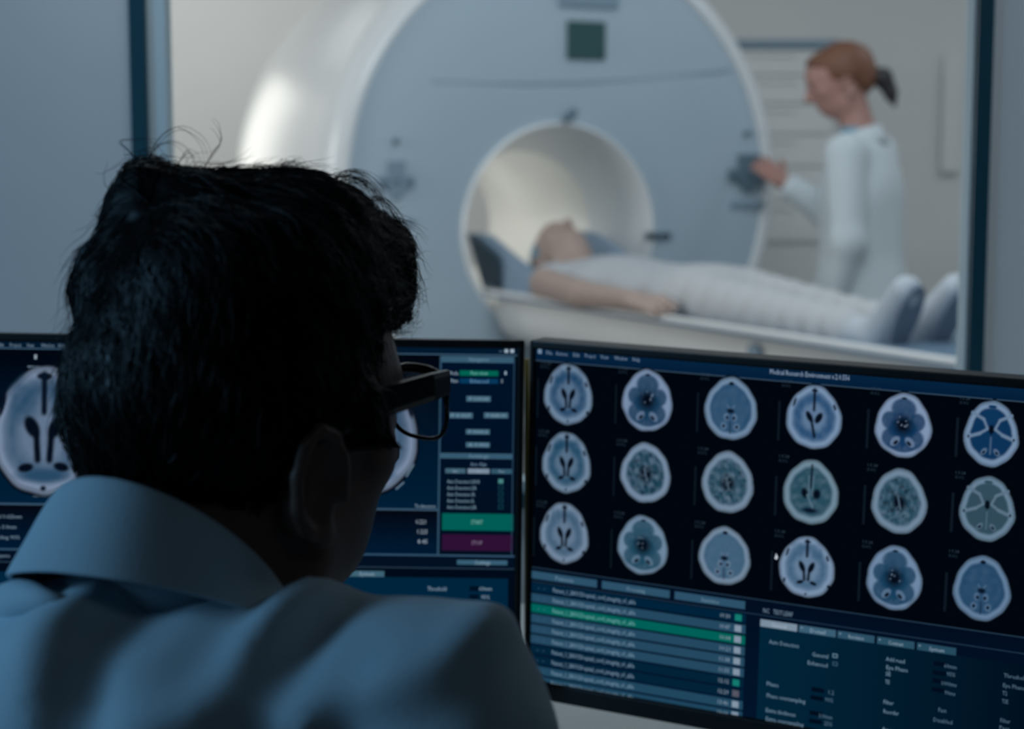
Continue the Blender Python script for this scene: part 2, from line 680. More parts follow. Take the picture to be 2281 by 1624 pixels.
# flared bore ring and liner
b = MB()
rings = [gring(.004, .350, BZ)]
for q in np.linspace(0, 1, 8):
    a = q * math.pi
    rings.append(gring(-.004 - .012 * math.sin(a), .348 - .016 * q, BZ))
for q in np.linspace(0.1, 1, 8):
    rings.append(gring(.28 * q, .332 - .072 * q, BZ))
V, Fc = loft(rings)
b.add(V, [f[::-1] for f in Fc])
b.build('bore_ring', M_gantry, scan, smooth=True)
b = MB()
V, Fc = loft([gring(d_, .260, BZ) for d_ in np.linspace(.28, 1.08, 12)])
b.add(V, [f[::-1] for f in Fc])
b.build('bore_liner', M_bore, scan, smooth=True)
bl = bpy.data.lights.new('bore_lamp', 'POINT')
bl.energy = 0.65
bl.color = (1.0, .98, .94)
bl.shadow_soft_size = .10
blo = bpy.data.objects.new('bore_lamp', bl)
COL.objects.link(blo)
blo.location = S(GS - .85, -.0, BZ + .04)
bl2 = bpy.data.objects.new('bore_lamp', bl.copy())
bl2.data.energy = .35
COL.objects.link(bl2)
bl2.location = S(GS - .48, -.06, BZ + .05)


def ray(px, py):
    d = C_F + C_R * (px - W / 2) / F + C_U * (H / 2 - py) / F
    return d / np.linalg.norm(d)


def hit(px, py, p0, n):
    d = ray(px, py)
    return CAM + d * (np.dot(np.asarray(p0) - CAM, n) / np.dot(d, n))


G0 = S(GS + .012, 0, BZ)


def on_face(px, py):
    q = hit(px, py, G0, N2) - G0
    return np.dot(q, T2), q[2]


def face_box(mb, x0, y0, x1, y1, dep=.012, bev=.003):
    a, b_ = on_face(x0, (y0 + y1) / 2), on_face(x1, (y0 + y1) / 2)
    c, d = on_face((x0 + x1) / 2, y0), on_face((x0 + x1) / 2, y1)
    M = frame_m(G0, T2, UP, N2)
    mb.box((a[0], d[1], -.01), (b_[0], c[1], dep), M, bev)
    return mb


face_box(MB(), 1262, 48, 1346, 132).build('display', M_gscreen, scan)['label'] = 'dark green square display'
face_box(MB(), 1243, -22, 1376, 16).build('top_plate', M_grey, scan)['label'] = 'grey-blue plate above the display'
# small slanted camera above the bore
a, c = on_face(1252, 270), on_face(1276, 246)
pa, pc = G0 + a[0] * T2 + a[1] * UP + N2 * .012, G0 + c[0] * T2 + c[1] * UP + N2 * .02
MB().tube([pa, pa + (pc - pa) * .5, pc], [.010, .014, .012], 8).build('slanted_latch', M_slate, scan)
for (cx, cy, wd) in ((882, 400, 1.0), (1668, 385, 1.15)):
    m_ = MB()
    face_box(m_, cx - 20 * wd, cy - 42, cx + 20 * wd, cy + 28)
    face_box(m_, cx - 40 * wd, cy - 8, cx - 18 * wd, cy + 18)
    face_box(m_, cx + 18 * wd, cy - 8, cx + 40 * wd, cy + 18)
    face_box(m_, cx - 10 * wd, cy + 26, cx + 10 * wd, cy + 42)
    pn = m_.build('control_panel', M_grey if cx < 1000 else M_slate, scan)
    for dx in (-28, 0, 28):
        q = on_face(cx + dx * wd, cy + 4)
        o_ = G0 + q[0] * T2 + q[1] * UP
        MB().tube([o_ + N2 * .010, o_ + N2 * .018], .008, 10).build('button', M_slate, pn)
for (cx, cy) in ((881, 315), (1666, 297)):
    q = on_face(cx, cy)
    o_ = G0 + q[0] * T2 + q[1] * UP
    MB().tube([o_ - N2 * .01, o_ + N2 * .008, o_ + N2 * .010], [.010, .010, .007], 12).build('indicator', M_slate, scan)
face_box(MB(), 1628, 449, 1704, 463, .003, .001).build('name_strip', M_grey, scan)
face_box(MB(), 905, 488, 926, 500, .003, .001).build('name_strip', M_grey, scan)
lb = face_box(MB(), 1438, 517, 1496, 533, .003, .001).build('label_plate', M_grey, scan)
face_box(MB(), 1441, 518, 1462, 532, .005, .001).build('dark_mark', M_label, lb)
face_box(MB(), 1468, 520, 1492, 530, .005, .001).build('grey_mark', M_label, lb)
# seam across the upper part of the plate
m_ = MB()
for i in range(12):
    x0, x1 = 960 + i * 56, 960 + (i + 1) * 56
    f_ = lambda x: 186 - 26 * ((x - 1150) / 440.0) ** 2
    qa, qb = on_face(x0, f_(x0)), on_face(x1, f_(x1))
    ps = [G0 + q[0] * T2 + q[1] * UP + N2 * .0 for q in (qa, qb)]
    m_.tube(ps, .002, 6)
m_.build('cover_seam', M_grey, scan)

# patient table
tab = empty('patient_table', Matrix.Translation(Vector(S(.8, 0, 0))), 'long white scanner table with a rounded side, running from the bore towards the right', 'table')
TL0, TL1 = -.235, 2.15
tm = frame_m(S(0, 0, 0), N2, T2, UP)


def prof_loft(prof, ss):
    rings = [[S(s, t, z) for (t, z) in prof] for s in ss]
    return loft(rings, (True, True))


prof = []
for (t, z) in ((-.255, TZ - .02), (-.262, TZ - .010), (-.262, TZ - .002), (-.252, TZ + .003), (-.2, TZ - .028), (-.1, TZ - .045), (0, TZ - .05), (.1, TZ - .045), (.2, TZ - .028), (.252, TZ + .003), (.262, TZ - .002), (.262, TZ - .010), (.255, TZ - .02), (.1, TZ - .06), (0, TZ - .065), (-.1, TZ - .06)):
    prof.append((t, z))
V, Fc = prof_loft(prof, np.linspace(TL0, TL1, 12))
MB().add(V, Fc).build('table_top', M_table, tab, smooth=False)
MB().box((TL0 + .01, -.2645, TZ - .019), (TL1, .2645, TZ - .012), tm, bev=.001).build('edge_strip', M_tray, tab)['label'] = 'thin grey-blue strip under the tray edge'
prof = [(.24 * math.cos(a) * (1 if abs(math.cos(a)) < .95 else 1), TZ - .018 - .17 * max(0, -math.sin(a)) ** .45) for a in np.linspace(math.pi, 2 * math.pi, 20)]
V, Fc = prof_loft(prof, np.linspace(-.16, TL1 + .06, 12))
MB().add(V, Fc).build('table_body', M_table, tab, smooth=True)
m_ = MB()
m_.box((.2, -.17, .0), (1.25, .17, .78), tm, bev=.04)
m_.build('table_base', M_table, tab)
MB().box((TL1 - .01, -.262, TZ - .05), (TL1 + .03, .262, TZ + .02), tm, bev=.008).build('end_rail', M_table, tab)
o_ = S(1.28, -.232, TZ - .06)
MB().tube([o_, o_ - T2 * .02, o_ - T2 * .024], [.026, .026, .02], 20).build('release_knob', M_grey, tab)

# head cradle on the table
crad = empty('head_cradle', Matrix.Translation(Vector(S(-.2, 0, TZ))), 'blue-grey padded head rest under the lying patient', 'cushion')
m_ = MB()
cs = []
for s_, hl, hr, w_, wb in ((-.44, .17, .17, .235, .16), (-.34, .165, .165, .235, .17), (-.16, .10, .12, .225, .21), (-.02, .02, .06, .21, .20)):
    cs.append([S(s_, -wb, TZ - .012), S(s_, -w_ * .93, TZ + hl), S(s_, -w_ * .72, TZ + hl), S(s_, -.10, TZ + .022), S(s_, .10, TZ + .022), S(s_, w_ * .72, TZ + hr), S(s_, w_ * .93, TZ + hr), S(s_, wb, TZ - .012)])
V, Fc = loft(cs, (True, True))
m_.add(V, Fc)
m_.build('pad', M_pad, crad)
m_ = MB()
cs = []
for s_, z0, z1 in ((-.415, .01, .160), (-.39, .005, .158), (-.22, .005, .100), (-.20, .01, .085)):
    q = (s_ + .44) / .28
    tb, tt = -(.163 + .047 * min(max((q - .35) / .65, 0), 1)), -(.219 - .010 * q)
    yy = lambda z: tb + (tt - tb) * (z + .012) / (.17 - .06 * q + .012)
    cs.append([S(s_, yy(z0) - .004, TZ + z0), S(s_, yy(z1) - .004, TZ + z1), S(s_, yy(z1) + .02, TZ + z1), S(s_, yy(z0) + .02, TZ + z0)])
V, Fc = loft(cs, (True, True))
m_.add(V, Fc)
m_.build('side_slot', M_paddk, crad)

# wall cupboard with slatted front behind the woman, pale panel by the window edge
cu = empty('wall_cabinet', Matrix.Translation(Vector((1.33, 7.45, 0))), 'tall white cabinet of wide drawers behind the standing person', 'cabinet')
cy_ = 7.10


def at_y(px, py, y):
    return hit(px, py, (0, y, 0), np.array([0, 1.0, 0]))


zt = at_y(1700, 82, cy_)[2]
x0, x1 = at_y(1560, 100, cy_)[0], at_y(1862, 100, cy_)[0]
MB().box((x0, cy_ + .02, 0), (x1, FY1, zt), bev=.004).build('body', M_table, cu)
zs = [at_y(1700, q, cy_)[2] for q in (110, 168, 232, 300, 372, 450, 540)]
for i in range(len(zs) - 1):
    d_ = MB().box((x0 + .01, cy_, zs[i + 1] + .004), (x1 - .01, cy_ + .03, zs[i] - .004), bev=.004).build('drawer', M_table, cu)
    MB().box(((x0 + x1) / 2 - .12, cy_ - .012, zs[i] - .03), ((x0 + x1) / 2 + .12, cy_ + .002, zs[i] - .02), bev=.003).build('handle', M_table, d_)
MB().box((x0 - .01, cy_ - .01, zs[0] + .004), (x1 + .01, cy_ + .03, zt - .01), bev=.003).build('top_rail', M_grey, cu)
q0, q1 = at_y(2104, 125, 7.55), at_y(2140, 385, 7.55)
m_ = MB().box((q0[0], 7.55, q1[2]), (q1[0], FY1 + .0, q0[2]), bev=.008)
pn = m_.build('wall_panel', M_table)
tag(pn, 'narrow white panel on the far wall beside the window edge', 'panel')

# ------------------------------------------------------------------ people
def head_prims(female=False):
    p = [ell((0, -.006, .05), (.070, .089, .082)), ell((0, .037, .058), (.062, .066, .056), k=.02),
         ell((0, .027, -.006), (.059, .063, .074), k=.03),
         cap((-.05, .0, -.045), (-.015, .047, -.054), .018, .015, k=.03),
         cap((.05, .0, -.045), (.015, .047, -.054), .018, .015, k=.03),
         ell((0, .056, -.052), (.018, .015, .015), k=.012),
         cap((-.036, .078, .044), (-.010, .086, .040), .011, k=.015),
         cap((.036, .078, .044), (.010, .086, .040), .011, k=.015),
         ell((-.042, .058, .006), (.016, .017, .016), k=.02),
         ell((.042, .058, .006), (.016, .017, .016), k=.02),
         cap((0, .088, .034), (0, .112, -.004), .008, .011, k=.012),
         ell((-.011, .100, -.010), (.008, .010, .007), k=.006),
         ell((.011, .100, -.010), (.008, .010, .007), k=.006),
         ell((-.033, .094, .024), (.014, .010, .010), k=.012, op='-'),
         ell((.033, .094, .024), (.014, .010, .010), k=.012, op='-'),
         ell((-.033, .077, .024), (.0125, .0125, .0125), k=.003),
         ell((.033, .077, .024), (.0125, .0125, .0125), k=.003),
         cap((-.018, .080, -.030), (.018, .080, -.030), .0075, k=.008),
         cap((-.014, .077, -.040), (.014, .077, -.040), .008, k=.008),
         cap((-.022, .089, -.035), (.022, .089, -.035), .0022, k=.004, op='-')]
    if female:
        p[3]['ra'] = p[4]['ra'] = .016
    for sx in (-1, 1):
        R = rot('Z', -18 * sx) @ rot('X', -10)
        p.append(ell((sx * .078, -.012, .004), (.009, .017, .030), R, k=.006))
        # helix rim and lobe
        pts = []
        for q in np.linspace(-.6, 1.25, 9):
            a = q * math.pi
            pts.append(np.array([sx * (.084 + .004 * math.cos(a * .5)), -.014 - .017 * math.sin(a * .9 - .2), .004 + .030 * math.cos(a * .9 - .2)]))
        for i in range(len(pts) - 1):
            p.append(cap(pts[i], pts[i + 1], .0042, k=.003))
        p.append(ell((sx * .079, -.006, -.026), (.0055, .009, .010), k=.006))
        p.append(ell((sx * .089, -.010, .0), (.006, .009, .017), R, k=.004, op='-'))
    return p


def hand_prims(wrist, d, pn, side, s=1.0, curl=0.5, spread=1.0):
    """palm + four bent fingers + thumb. d along the hand, pn palm normal (fingers curl to it), side: thumb direction"""
    d = np.array(d, float) / np.linalg.norm(d)
    pn = np.array(pn, float)
    pn = pn - d * (pn @ d)
    pn /= np.linalg.norm(pn)
    sd = np.array(side, float)
    sd = sd - d * (sd @ d) - pn * (sd @ pn)
    sd /= np.linalg.norm(sd)
    w = np.array(wrist, float)
    out = []
    for q in (-.026, -.009, .009, .026):
        out.append(cap(w + sd * q * .7 * s, w + d * .085 * s + sd * q * 1.05 * s, .013 * s, .0115 * s, k=.012 * s))
    lens = (.066, .078, .072, .056)
    for i, q in enumerate((.027, .009, -.009, -.026)):
        a = w + d * .085 * s + sd * q * s
        dirn = d + sd * q * 3.0 * spread
        dirn /= np.linalg.norm(dirn)
        L = lens[i] * s
        for j, fr in enumerate((.45, .32, .23)):
            an = curl * (.35 + .5 * j) * (1 + .12 * (i - 1.5))
            dd = dirn * math.cos(an) + pn * math.sin(an)
            b_ = a + dd * L * fr
            out.append(cap(a, b_, (.0092 - .0008 * j) * s, (.0086 - .0010 * j) * s, k=.002 * s))
            a = b_
    a = w + d * .022 * s + sd * .024 * s
    for j, (L, an) in enumerate(((.042, .75), (.032, .45), (.026, .25))):
        dd = d * math.cos(an) + sd * math.sin(an) + pn * .25
        dd /= np.linalg.norm(dd)
        b_ = a + dd * L * s
        out.append(cap(a, b_, (.0125 - .0012 * j) * s, (.011 - .0014 * j) * s, k=.006 * s))
        a = b_
    return out


def strands(fl, roots, flow, n_seg, seg, off0, off1, curl, rad, seed, T):
    r = np.random.default_rng(seed)
    n = len(roots)
    p = roots.copy()
    ph = r.uniform(0, 6.28, n)
    fr = r.uniform(.5, 1.2, n)
    o0 = r.uniform(*off0, n)
    o1 = r.uniform(*off1, n)
    jit = r.normal(scale=.35, size=(n, 3))
    pts = []
    for i in range(n_seg + 1):
        q = i / n_seg
        g = fl.grad(p)
        p = p + g * np.clip((o0 + (o1 - o0) * q ** 1.5) - fl.sample(p), -.01, .01)[:, None] * (1.0 if i == 0 else .6)
        pts.append(p.copy())
        v = flow(p) + jit
        v = v - g * np.sum(v * g, 1, keepdims=True)
        v /= np.linalg.norm(v, axis=1, keepdims=True) + 1e-9
        sidev = np.cross(g, v)
        cv = curl * np.sin(ph + fr * i * 1.1)
        v = v + sidev * cv[:, None]
        v /= np.linalg.norm(v, axis=1, keepdims=True)
        p = p + v * (seg * r.uniform(.8, 1.2, n))[:, None]
    A = np.stack(pts, 1)
    return strand_mesh(A, rad, T)


def strand_mesh(A, rad, T):
    n, m, _ = A.shape
    tan = np.gradient(A, axis=1)
    tan /= np.linalg.norm(tan, axis=2, keepdims=True) + 1e-9
    ref = np.array([.3, .2, .93])
    a = np.cross(tan, ref)
    a /= np.linalg.norm(a, axis=2, keepdims=True) + 1e-9
    b_ = np.cross(tan, a)
    taper = rad * np.concatenate([np.linspace(1, 1, m // 2), np.linspace(1, .25, m - m // 2)])
    V = []
    for k in range(3):
        an = 2 * math.pi * k / 3
        V.append(A + (math.cos(an) * a + math.sin(an) * b_) * taper[None, :, None])
    V = np.stack(V, 2)                                   # n, m, 3, xyz
    idx = np.arange(n * m * 3).reshape(n, m, 3)
    q = []
    for k in range(3):
        k2 = (k + 1) % 3
        q.append(np.stack([idx[:, :-1, k], idx[:, :-1, k2], idx[:, 1:, k2], idx[:, 1:, k]], -1).reshape(-1, 4))
    V = V.reshape(-1, 3)
    if T is not None:
        V = V @ np.asarray(T[0]).T + T[1]
    return V, np.concatenate(q)


# ---- the man at the desk
ALPHA = 43
HD = P(540, 1044, 1.0)
HR = rot('Z', -ALPHA) @ rot('X', 0)
GR = rot('Z', -ALPHA) @ rot('X', 1.5)
BETA = 22
NB = P(358, 1266, .95)                                  # neck base
BR = rot('Z', -BETA)
TR = BR @ np.array([1, 0, 0])
TF = BR @ np.array([0, 1, 0])


def B(r, f, z):
    return NB + TR * r + TF * f + UP * z


DESK_Z = 0.74
_q = P(990, 1582, .885) - NB
SHR, SHF, SHZ = float(_q @ TR), float(_q @ TF), float(_q[2])
_q = P(790, 1580, .92) - NB
TPR, TPF, TPZ = float(_q @ TR), float(_q @ TF), float(_q[2])
hp = xf(head_prims(), HR, HD)
neck_top = HD + HR @ np.array([0, -.028, -.02])
bp = hp + [cap(neck_top, B(0, .01, -.04), .056, .064, k=.03),
           cap(HD + HR @ np.array([0, .0, -.04]), B(0, .035, -.05), .038, .045, k=.03),
           cap(B(-SHR * .8, 0, SHZ - .01), B(SHR * .8, 0, SHZ - .01), .034, k=.03),
           ell(B(0, .03, -.22), (.15, .10, .19), BR, k=.05),
           ell(B(0, .04, -.45), (.15, .11, .16), BR, k=.05)]
arms = {}
for sx in (-1, 1):
    sh, el = B(sx * SHR, SHF, SHZ - (.035 if sx < 0 else 0)), B(sx * .205, .10, -.34)
    wr = B(sx * .14, .34, -.29)
    wr[2] = DESK_Z + .075
    arms[sx] = (sh, el, wr)
    bp += [cap(sh, el, .034, .036, k=.02), cap(el, wr, .036, .026, k=.02)]
    tip = wr + TF * .12 - TR * sx * .03
    bp += hand_prims(wr + TF * .02 + UP * -.018, tip - wr, -UP, -TR * sx, 1.0, .25)
man, _ = organic('person', bp, .0032, M_skin_man, it=2)
tag(man, 'dark-haired person with glasses in a pale blue coat, seen from behind at the screens', 'person')

# hair: a full mop with tufts, then loose strands


def vh(px, py, dd, r_px, depth_r=None, k=.02):
    c = HR.T @ (P(px, py, 1.0 + dd) - HD)
    r = r_px / F * (1.0 + dd)
    dr = depth_r if depth_r else r
    Rv = HR.T @ np.stack([C_R, C_U, C_F], 1)
    return ell(c, (r, r, dr), Rv, k=k)


hairp = [ell((0, -.010, .050), (.080, .095, .092)),
         vh(268, 905, .0, 130, .04, k=.012), vh(300, 985, -.01, 118, .04, k=.012), vh(345, 1010, -.02, 105, .04, k=.012),
         vh(300, 640, .0, 130, .05, k=.015), vh(345, 520, .0, 112, .045, k=.015), vh(332, 425, .0, 62, .028, k=.02), vh(430, 490, .0, 86, .04, k=.02),
         vh(500, 488, .0, 98, .045, k=.02), vh(640, 480, .01, 96, .045, k=.02), vh(740, 508, .03, 90, .04, k=.02),
         vh(450, 640, -.05, 160, .05, k=.03), vh(620, 640, -.03, 160, .05, k=.03), vh(700, 620, .0, 140, .05, k=.03),
         vh(836, 562, .06, 74, .035, k=.015), vh(868, 630, .07, 44, .022, k=.010), vh(770, 640, .05, 108, .05, k=.02), vh(800, 700, .05, 80, .04, k=.02),
         ell((.076, .028, .020), (.010, .014, .034), k=.01)]


def face_cut(X):
    # keep the face, the ears and the front of the neck free
    x, y, z = X[..., 0], X[..., 1], X[..., 2]
    hairline = .055 + .25 * np.clip(z - .03, 0, .1)
    f1 = np.minimum(y - hairline, .072 - z + .2 * np.maximum(y - .05, 0))
    f2 = np.minimum(.040 + .9 * np.clip(z + .06, 0, .2) * -.2 - z - 1.1 * np.maximum(-y - .005, 0), y + .045)
    return np.maximum(f1, f2 - .004)


fl_h = Field(hairp, .003, .02)
fl_h.warp(lambda X: .0035 * snoise(X * np.array([1, 1, .45], np.float32), 3, 8, 190) + .002 * snoise(X, 5, 8, 420))
fl_h.cut(face_cut)
V, Q = fl_h.mesh()
V = relax(V, Q, 1)
hair_root_V = V.copy()
hair = mesh_obj('hair', V @ HR.T + HD, Q, M_hair, man, smooth=True)


def hflow(p):
    crown = np.array([-.02, -.05, .15])
    v = p - crown
    v = v / (np.linalg.norm(v, axis=1, keepdims=True) + 1e-6)
    v[:, 2] -= .35
    front = np.clip((p[:, 1] - .0) / .08, 0, 1)
    v[:, 1] += .9 * front
    v[:, 0] += .5 * front
    return v


sel = RNG.choice(len(V), 6000, replace=False)
sV, sQ = strands(fl_h, V[sel], hflow, 8, .007, (-.001, .0015), (.000, .005), .35, .00040, 11, (HR, HD))
st = mesh_obj('hair_strands', sV, sQ, M_hair, hair, smooth=True)
st['kind'] = 'stuff'
top = np.where(V[:, 2] > .06)[0]
sel = RNG.choice(top, 900, replace=False)
sV, sQ = strands(fl_h, V[sel], hflow, 8, .0065, (-.001, .002), (.004, .017), .8, .00022, 12, (HR, HD))
st2 = mesh_obj('stray_hairs', sV, sQ, M_hair, hair, smooth=True)
st2['kind'] = 'stuff'
# curls at the front and the flyaway wisps on the crown
wis = []


def wisp(px, d=1.0):
    pts = np.array([P(x, y, d + dz) for x, y, dz in px])
    q = np.linspace(0, len(pts) - 1, 13)
    i = np.clip(q.astype(int), 0, len(pts) - 2)
    t = (q - i)[:, None]
    p0, p1, p2, p3 = pts[np.maximum(i - 1, 0)], pts[i], pts[i + 1], pts[np.minimum(i + 2, len(pts) - 1)]
    return .5 * (2 * p1 + (p2 - p0) * t + (2 * p0 - 5 * p1 + 4 * p2 - p3) * t ** 2 + (3 * p1 - p0 - 3 * p2 + p3) * t ** 3)


base_wisps = [[(300, 420, 0), (330, 350, 0), (370, 318, -.01), (415, 330, -.02), (440, 375, -.02)],
              [(310, 410, 0), (350, 320, 0), (400, 290, .01), (450, 320, .01), (465, 370, .0)],
              [(380, 400, 0), (400, 360, 0), (420, 340, 0), (436, 350, 0), (440, 372, 0)],
              [(340, 400, 0), (300, 350, .0), (270, 320, .01), (300, 315, .02), (360, 320, .02)],
              [(440, 400, 0), (470, 350, 0), (490, 320, .01), (480, 290, .01), (465, 280, .01)],
              [(230, 470, 0), (250, 420, 0), (300, 385, 0), (350, 390, 0), (370, 410, 0)],
              [(240, 480, 0), (245, 435, 0), (280, 395, 0), (340, 372, 0), (380, 372, 0)],
              [(620, 400, 0), (640, 372, 0), (655, 366, 0), (668, 376, 0), (676, 392, 0)],
              [(600, 400, 0), (625, 380, 0), (640, 362, 0), (644, 378, 0), (655, 400, 0)],
              [(740, 420, .03), (745, 392, .03), (775, 380, .03), (812, 392, .04), (846, 425, .05)],
              [(735, 430, .03), (760, 400, .03), (800, 395, .03), (840, 425, .05), (868, 470, .06)],
              [(760, 440, .03), (780, 402, .03), (820, 410, .03), (850, 450, .05), (866, 500, .06)],
              [(830, 440, .04), (860, 450, .05), (890, 490, .06), (908, 545, .07), (918, 610, .07)],
              [(850, 470, .04), (880, 500, .05), (905, 560, .06), (918, 630, .07), (905, 685, .07)],
              [(840, 500, .04), (880, 530, .06), (900, 590, .06), (916, 640, .07), (926, 660, .07)],
              [(850, 520, .05), (890, 570, .06), (905, 630, .06), (908, 670, .07), (890, 690, .07)],
              [(845, 560, .05), (870, 610, .06), (885, 650, .06), (895, 680, .06), (880, 640, .06)],
              [(838, 580, .05), (855, 630, .06), (872, 670, .06), (890, 690, .06), (905, 660, .07)],
              [(868, 540, .05), (896, 600, .06), (900, 650, .06), (886, 686, .06), (868, 700, .06)]]
for i, bw in enumerate(base_wisps):
    for k in range(3 if i < 5 else 12):
        jx, jy = RNG.normal(scale=(5 if i < 5 else 9), size=2)
        wis.append(wisp([(x + jx * (.3 + .25 * n_) + RNG.normal(scale=2), y + jy * (.3 + .25 * n_) + RNG.normal(scale=2), z + RNG.normal(scale=.006)) for n_, (x, y, z) in enumerate(bw)]))
wV, wQ = strand_mesh(np.array(wis), .00018, None)
ws = mesh_obj('loose_wisps', wV, wQ, M_hair, hair, smooth=True)
ws['kind'] = 'stuff'

# lab coat
coatp = [cap(B(-.045, -.022, -.060), B(.045, -.022, -.060), .055, k=.05)]
for sx in (-1, 1):
    coatp += [cap(B(sx * .045, -.010, -.108), B(sx * TPR, TPF, TPZ - (.025 if sx < 0 else 0)), .052, .051, k=.04),
              ell(.5 * (B(sx * TPR, TPF, TPZ - (.025 if sx < 0 else 0)) + arms[sx][0]) - UP * .001, (.05, .05, .052), k=.03),
              cap(B(sx * TPR, TPF, TPZ - (.025 if sx < 0 else 0)), arms[sx][0], .051, .048, k=.05)]
coatp += [
         cap(P(170, 1550, .895), P(600, 1590, .895), .050, .047, k=.03),
         ell(B(0, -.010, -.215), (.180, .112, .17), BR, k=.06),
         ell(B(0, .03, -.45), (.19, .14, .25), BR, k=.08),
         ell(B(0, .08, -.56), (.20, .17, .11), BR, k=.06)]
for sx in (-1, 1):
    sh, el, wr = arms[sx]
    coatp += [cap(sh, el, .048, .058, k=.03), cap(el, wr, .055, .040, k=.03)]
coatp.append(cap(B(0, .02, .048), B(0, .02, .2), .060, .07, k=.02, op='-'))
def fp(px, py):
    q = P(px, py, .84) - NB
    return np.array([q @ TR, q[2]])


fold_lines = [  # soft folds of the back, as polylines across it: (points, height, width)
    ([(60, 1345), (220, 1352), (420, 1345), (640, 1325)], .006, .012),
    ([(300, 1640), (420, 1590), (500, 1520), (545, 1420)], .010, .017),
    ([(20, 1420), (60, 1500), (70, 1600)], .007, .018),
    ([(180, 1390), (165, 1450), (150, 1560)], -.012, .020),
    ([(330, 1390), (300, 1450)], -.007, .020), ([(430, 1390), (410, 1480)], -.008, .016),
    ([(240, 1500), (350, 1470), (480, 1400)], .006, .016),
    ([(620, 1420), (760, 1450), (900, 1420)], -.010, .026),
    ([(640, 1600), (780, 1545), (950, 1480), (1090, 1390)], .012, .020),
    ([(760, 1624), (950, 1570), (1080, 1500)], -.010, .022),
    ([(620, 1500), (600, 1624)], -.010, .020),
    ([(690, 1500), (680, 1620)], .006, .014),
    ([(1128, 1385), (1138, 1480), (1150, 1624)], -.006, .007),
    ([(1158, 1400), (1170, 1480), (1185, 1600)], .004, .010)]
fold_lines = [([fp(*q) for q in pts], a, b) for pts, a, b in fold_lines]


def coat_warp(X):
    f = .0022 * snoise(X, 21, 6, 38) + .0010 * snoise(X, 22, 6, 90)
    D = X - NB.astype(np.float32)
    R2 = np.stack([D @ TR.astype(np.float32), D[..., 2]], -1)
    back = np.clip((-(D @ TF.astype(np.float32)) + .05) / .05, 0, 1)
    for pts, hgt, wd in fold_lines:
        best = np.full(X.shape[:-1], 9.0)
        for a, b_ in zip(pts[:-1], pts[1:]):
            ba = b_ - a
            t = np.clip(((R2 - a) @ ba) / (ba @ ba), 0, 1)
            best = np.minimum(best, np.linalg.norm(R2 - a - t[..., None] * ba, axis=-1))
        f = f - hgt * back * np.exp(-(best / wd) ** 2)
    return f


def coat_cut(X):
    # cuffs: end the sleeves before the wrists
    f = np.full(X.shape[:-1], -1.0)
    for sx in (-1, 1):
        sh, el, wr = arms[sx]
        d = (wr - el) / np.linalg.norm(wr - el)
        g = np.minimum((X - (wr - d * .02)) @ d, .09 - np.linalg.norm(X - wr, axis=-1))
        f = np.maximum(f, g)
    return f


organic('shirt', [ell(B(0, .034, -.22), (.150, .104, .19), BR, k=.05), cap(B(0, .03, -.10), B(0, .03, -.045), .066, .064, k=.03), ell(B(0, .045, -.45), (.15, .112, .16), BR, k=.05)], .006, M_shirt, man, it=2)
coat, _ = organic('lab_coat', coatp, .005, M_coat, man, it=3, warp=coat_warp, cut=coat_cut)
# shoulder seam on the right sleeve
sh = arms[1][0]
pts = []
ax = (TR * .9 + UP * -.35)
ax /= np.linalg.norm(ax)
e1 = np.cross(ax, TF)
e1 /= np.linalg.norm(e1)
if e1[2] < 0:
    e1 = -e1
e2 = np.cross(ax, e1)
# collar: stand up round the neck, leaf folded down over it
def collar_ring(rad_r, rad_f, z_back, z_front, f0=0.0, n=40, jig=0.0, seed=1):
    out = []
    r = np.random.default_rng(seed)
    ph = r.uniform(0, 6.28, 3)
    for k in range(n):
        th = math.radians(-155 + 310 * k / (n - 1))          # 0 = nape
        q = (1 - math.cos(th)) / 2
        wob = 1 + jig * math.sin(3 * th + ph[0]) + jig * .6 * math.sin(7 * th + ph[1])
        out.append(B(rad_r * math.sin(th) * wob, f0 - rad_f * math.cos(th) * wob, z_back + (z_front - z_back) * q))
    return out


def strip(rings):
    n = len(rings[0])
    V = [p for r in rings for p in r]
    Fc = []
    for i in range(len(rings) - 1):
        for k in range(n - 1):
            Fc.append((i * n + k, i * n + k + 1, (i + 1) * n + k + 1, (i + 1) * n + k))
    return V, Fc


rings = [collar_ring(.058, .062, -.02, -.07, .012), collar_ring(.058, .061, .03, -.06, .012), collar_ring(.059, .061, .058, -.056, .012),
         collar_ring(.062, .065, .062, -.055, .012), collar_ring(.067, .072, .050, -.058, .010, jig=.01),
         collar_ring(.073, .080, .034, -.062, .008, jig=.015), collar_ring(.079, .087, .020, -.066, .006, jig=.02), collar_ring(.082, .089, .015, -.068, .006, jig=.02)]
V, Fc = strip(rings)
col = MB().add(V, Fc).build('collar', M_coat, coat, smooth=True)
sm = col.modifiers.new('thick', 'SOLIDIFY')
sm.thickness = .0025
sm.offset = 0
ss = col.modifiers.new('soft', 'SUBSURF')
ss.levels = ss.render_levels = 2
# rumpled roll of cloth under the leaf
pts = [p for p in collar_ring(.079, .084, .000, -.072, .004, n=26, jig=.03, seed=4)][3:13]
MB().tube(pts, [.003 + .010 * math.sin(math.pi * i / (len(pts) - 1)) for i in range(len(pts))], 12).build('rolled_cloth', M_coat, coat, smooth=True)

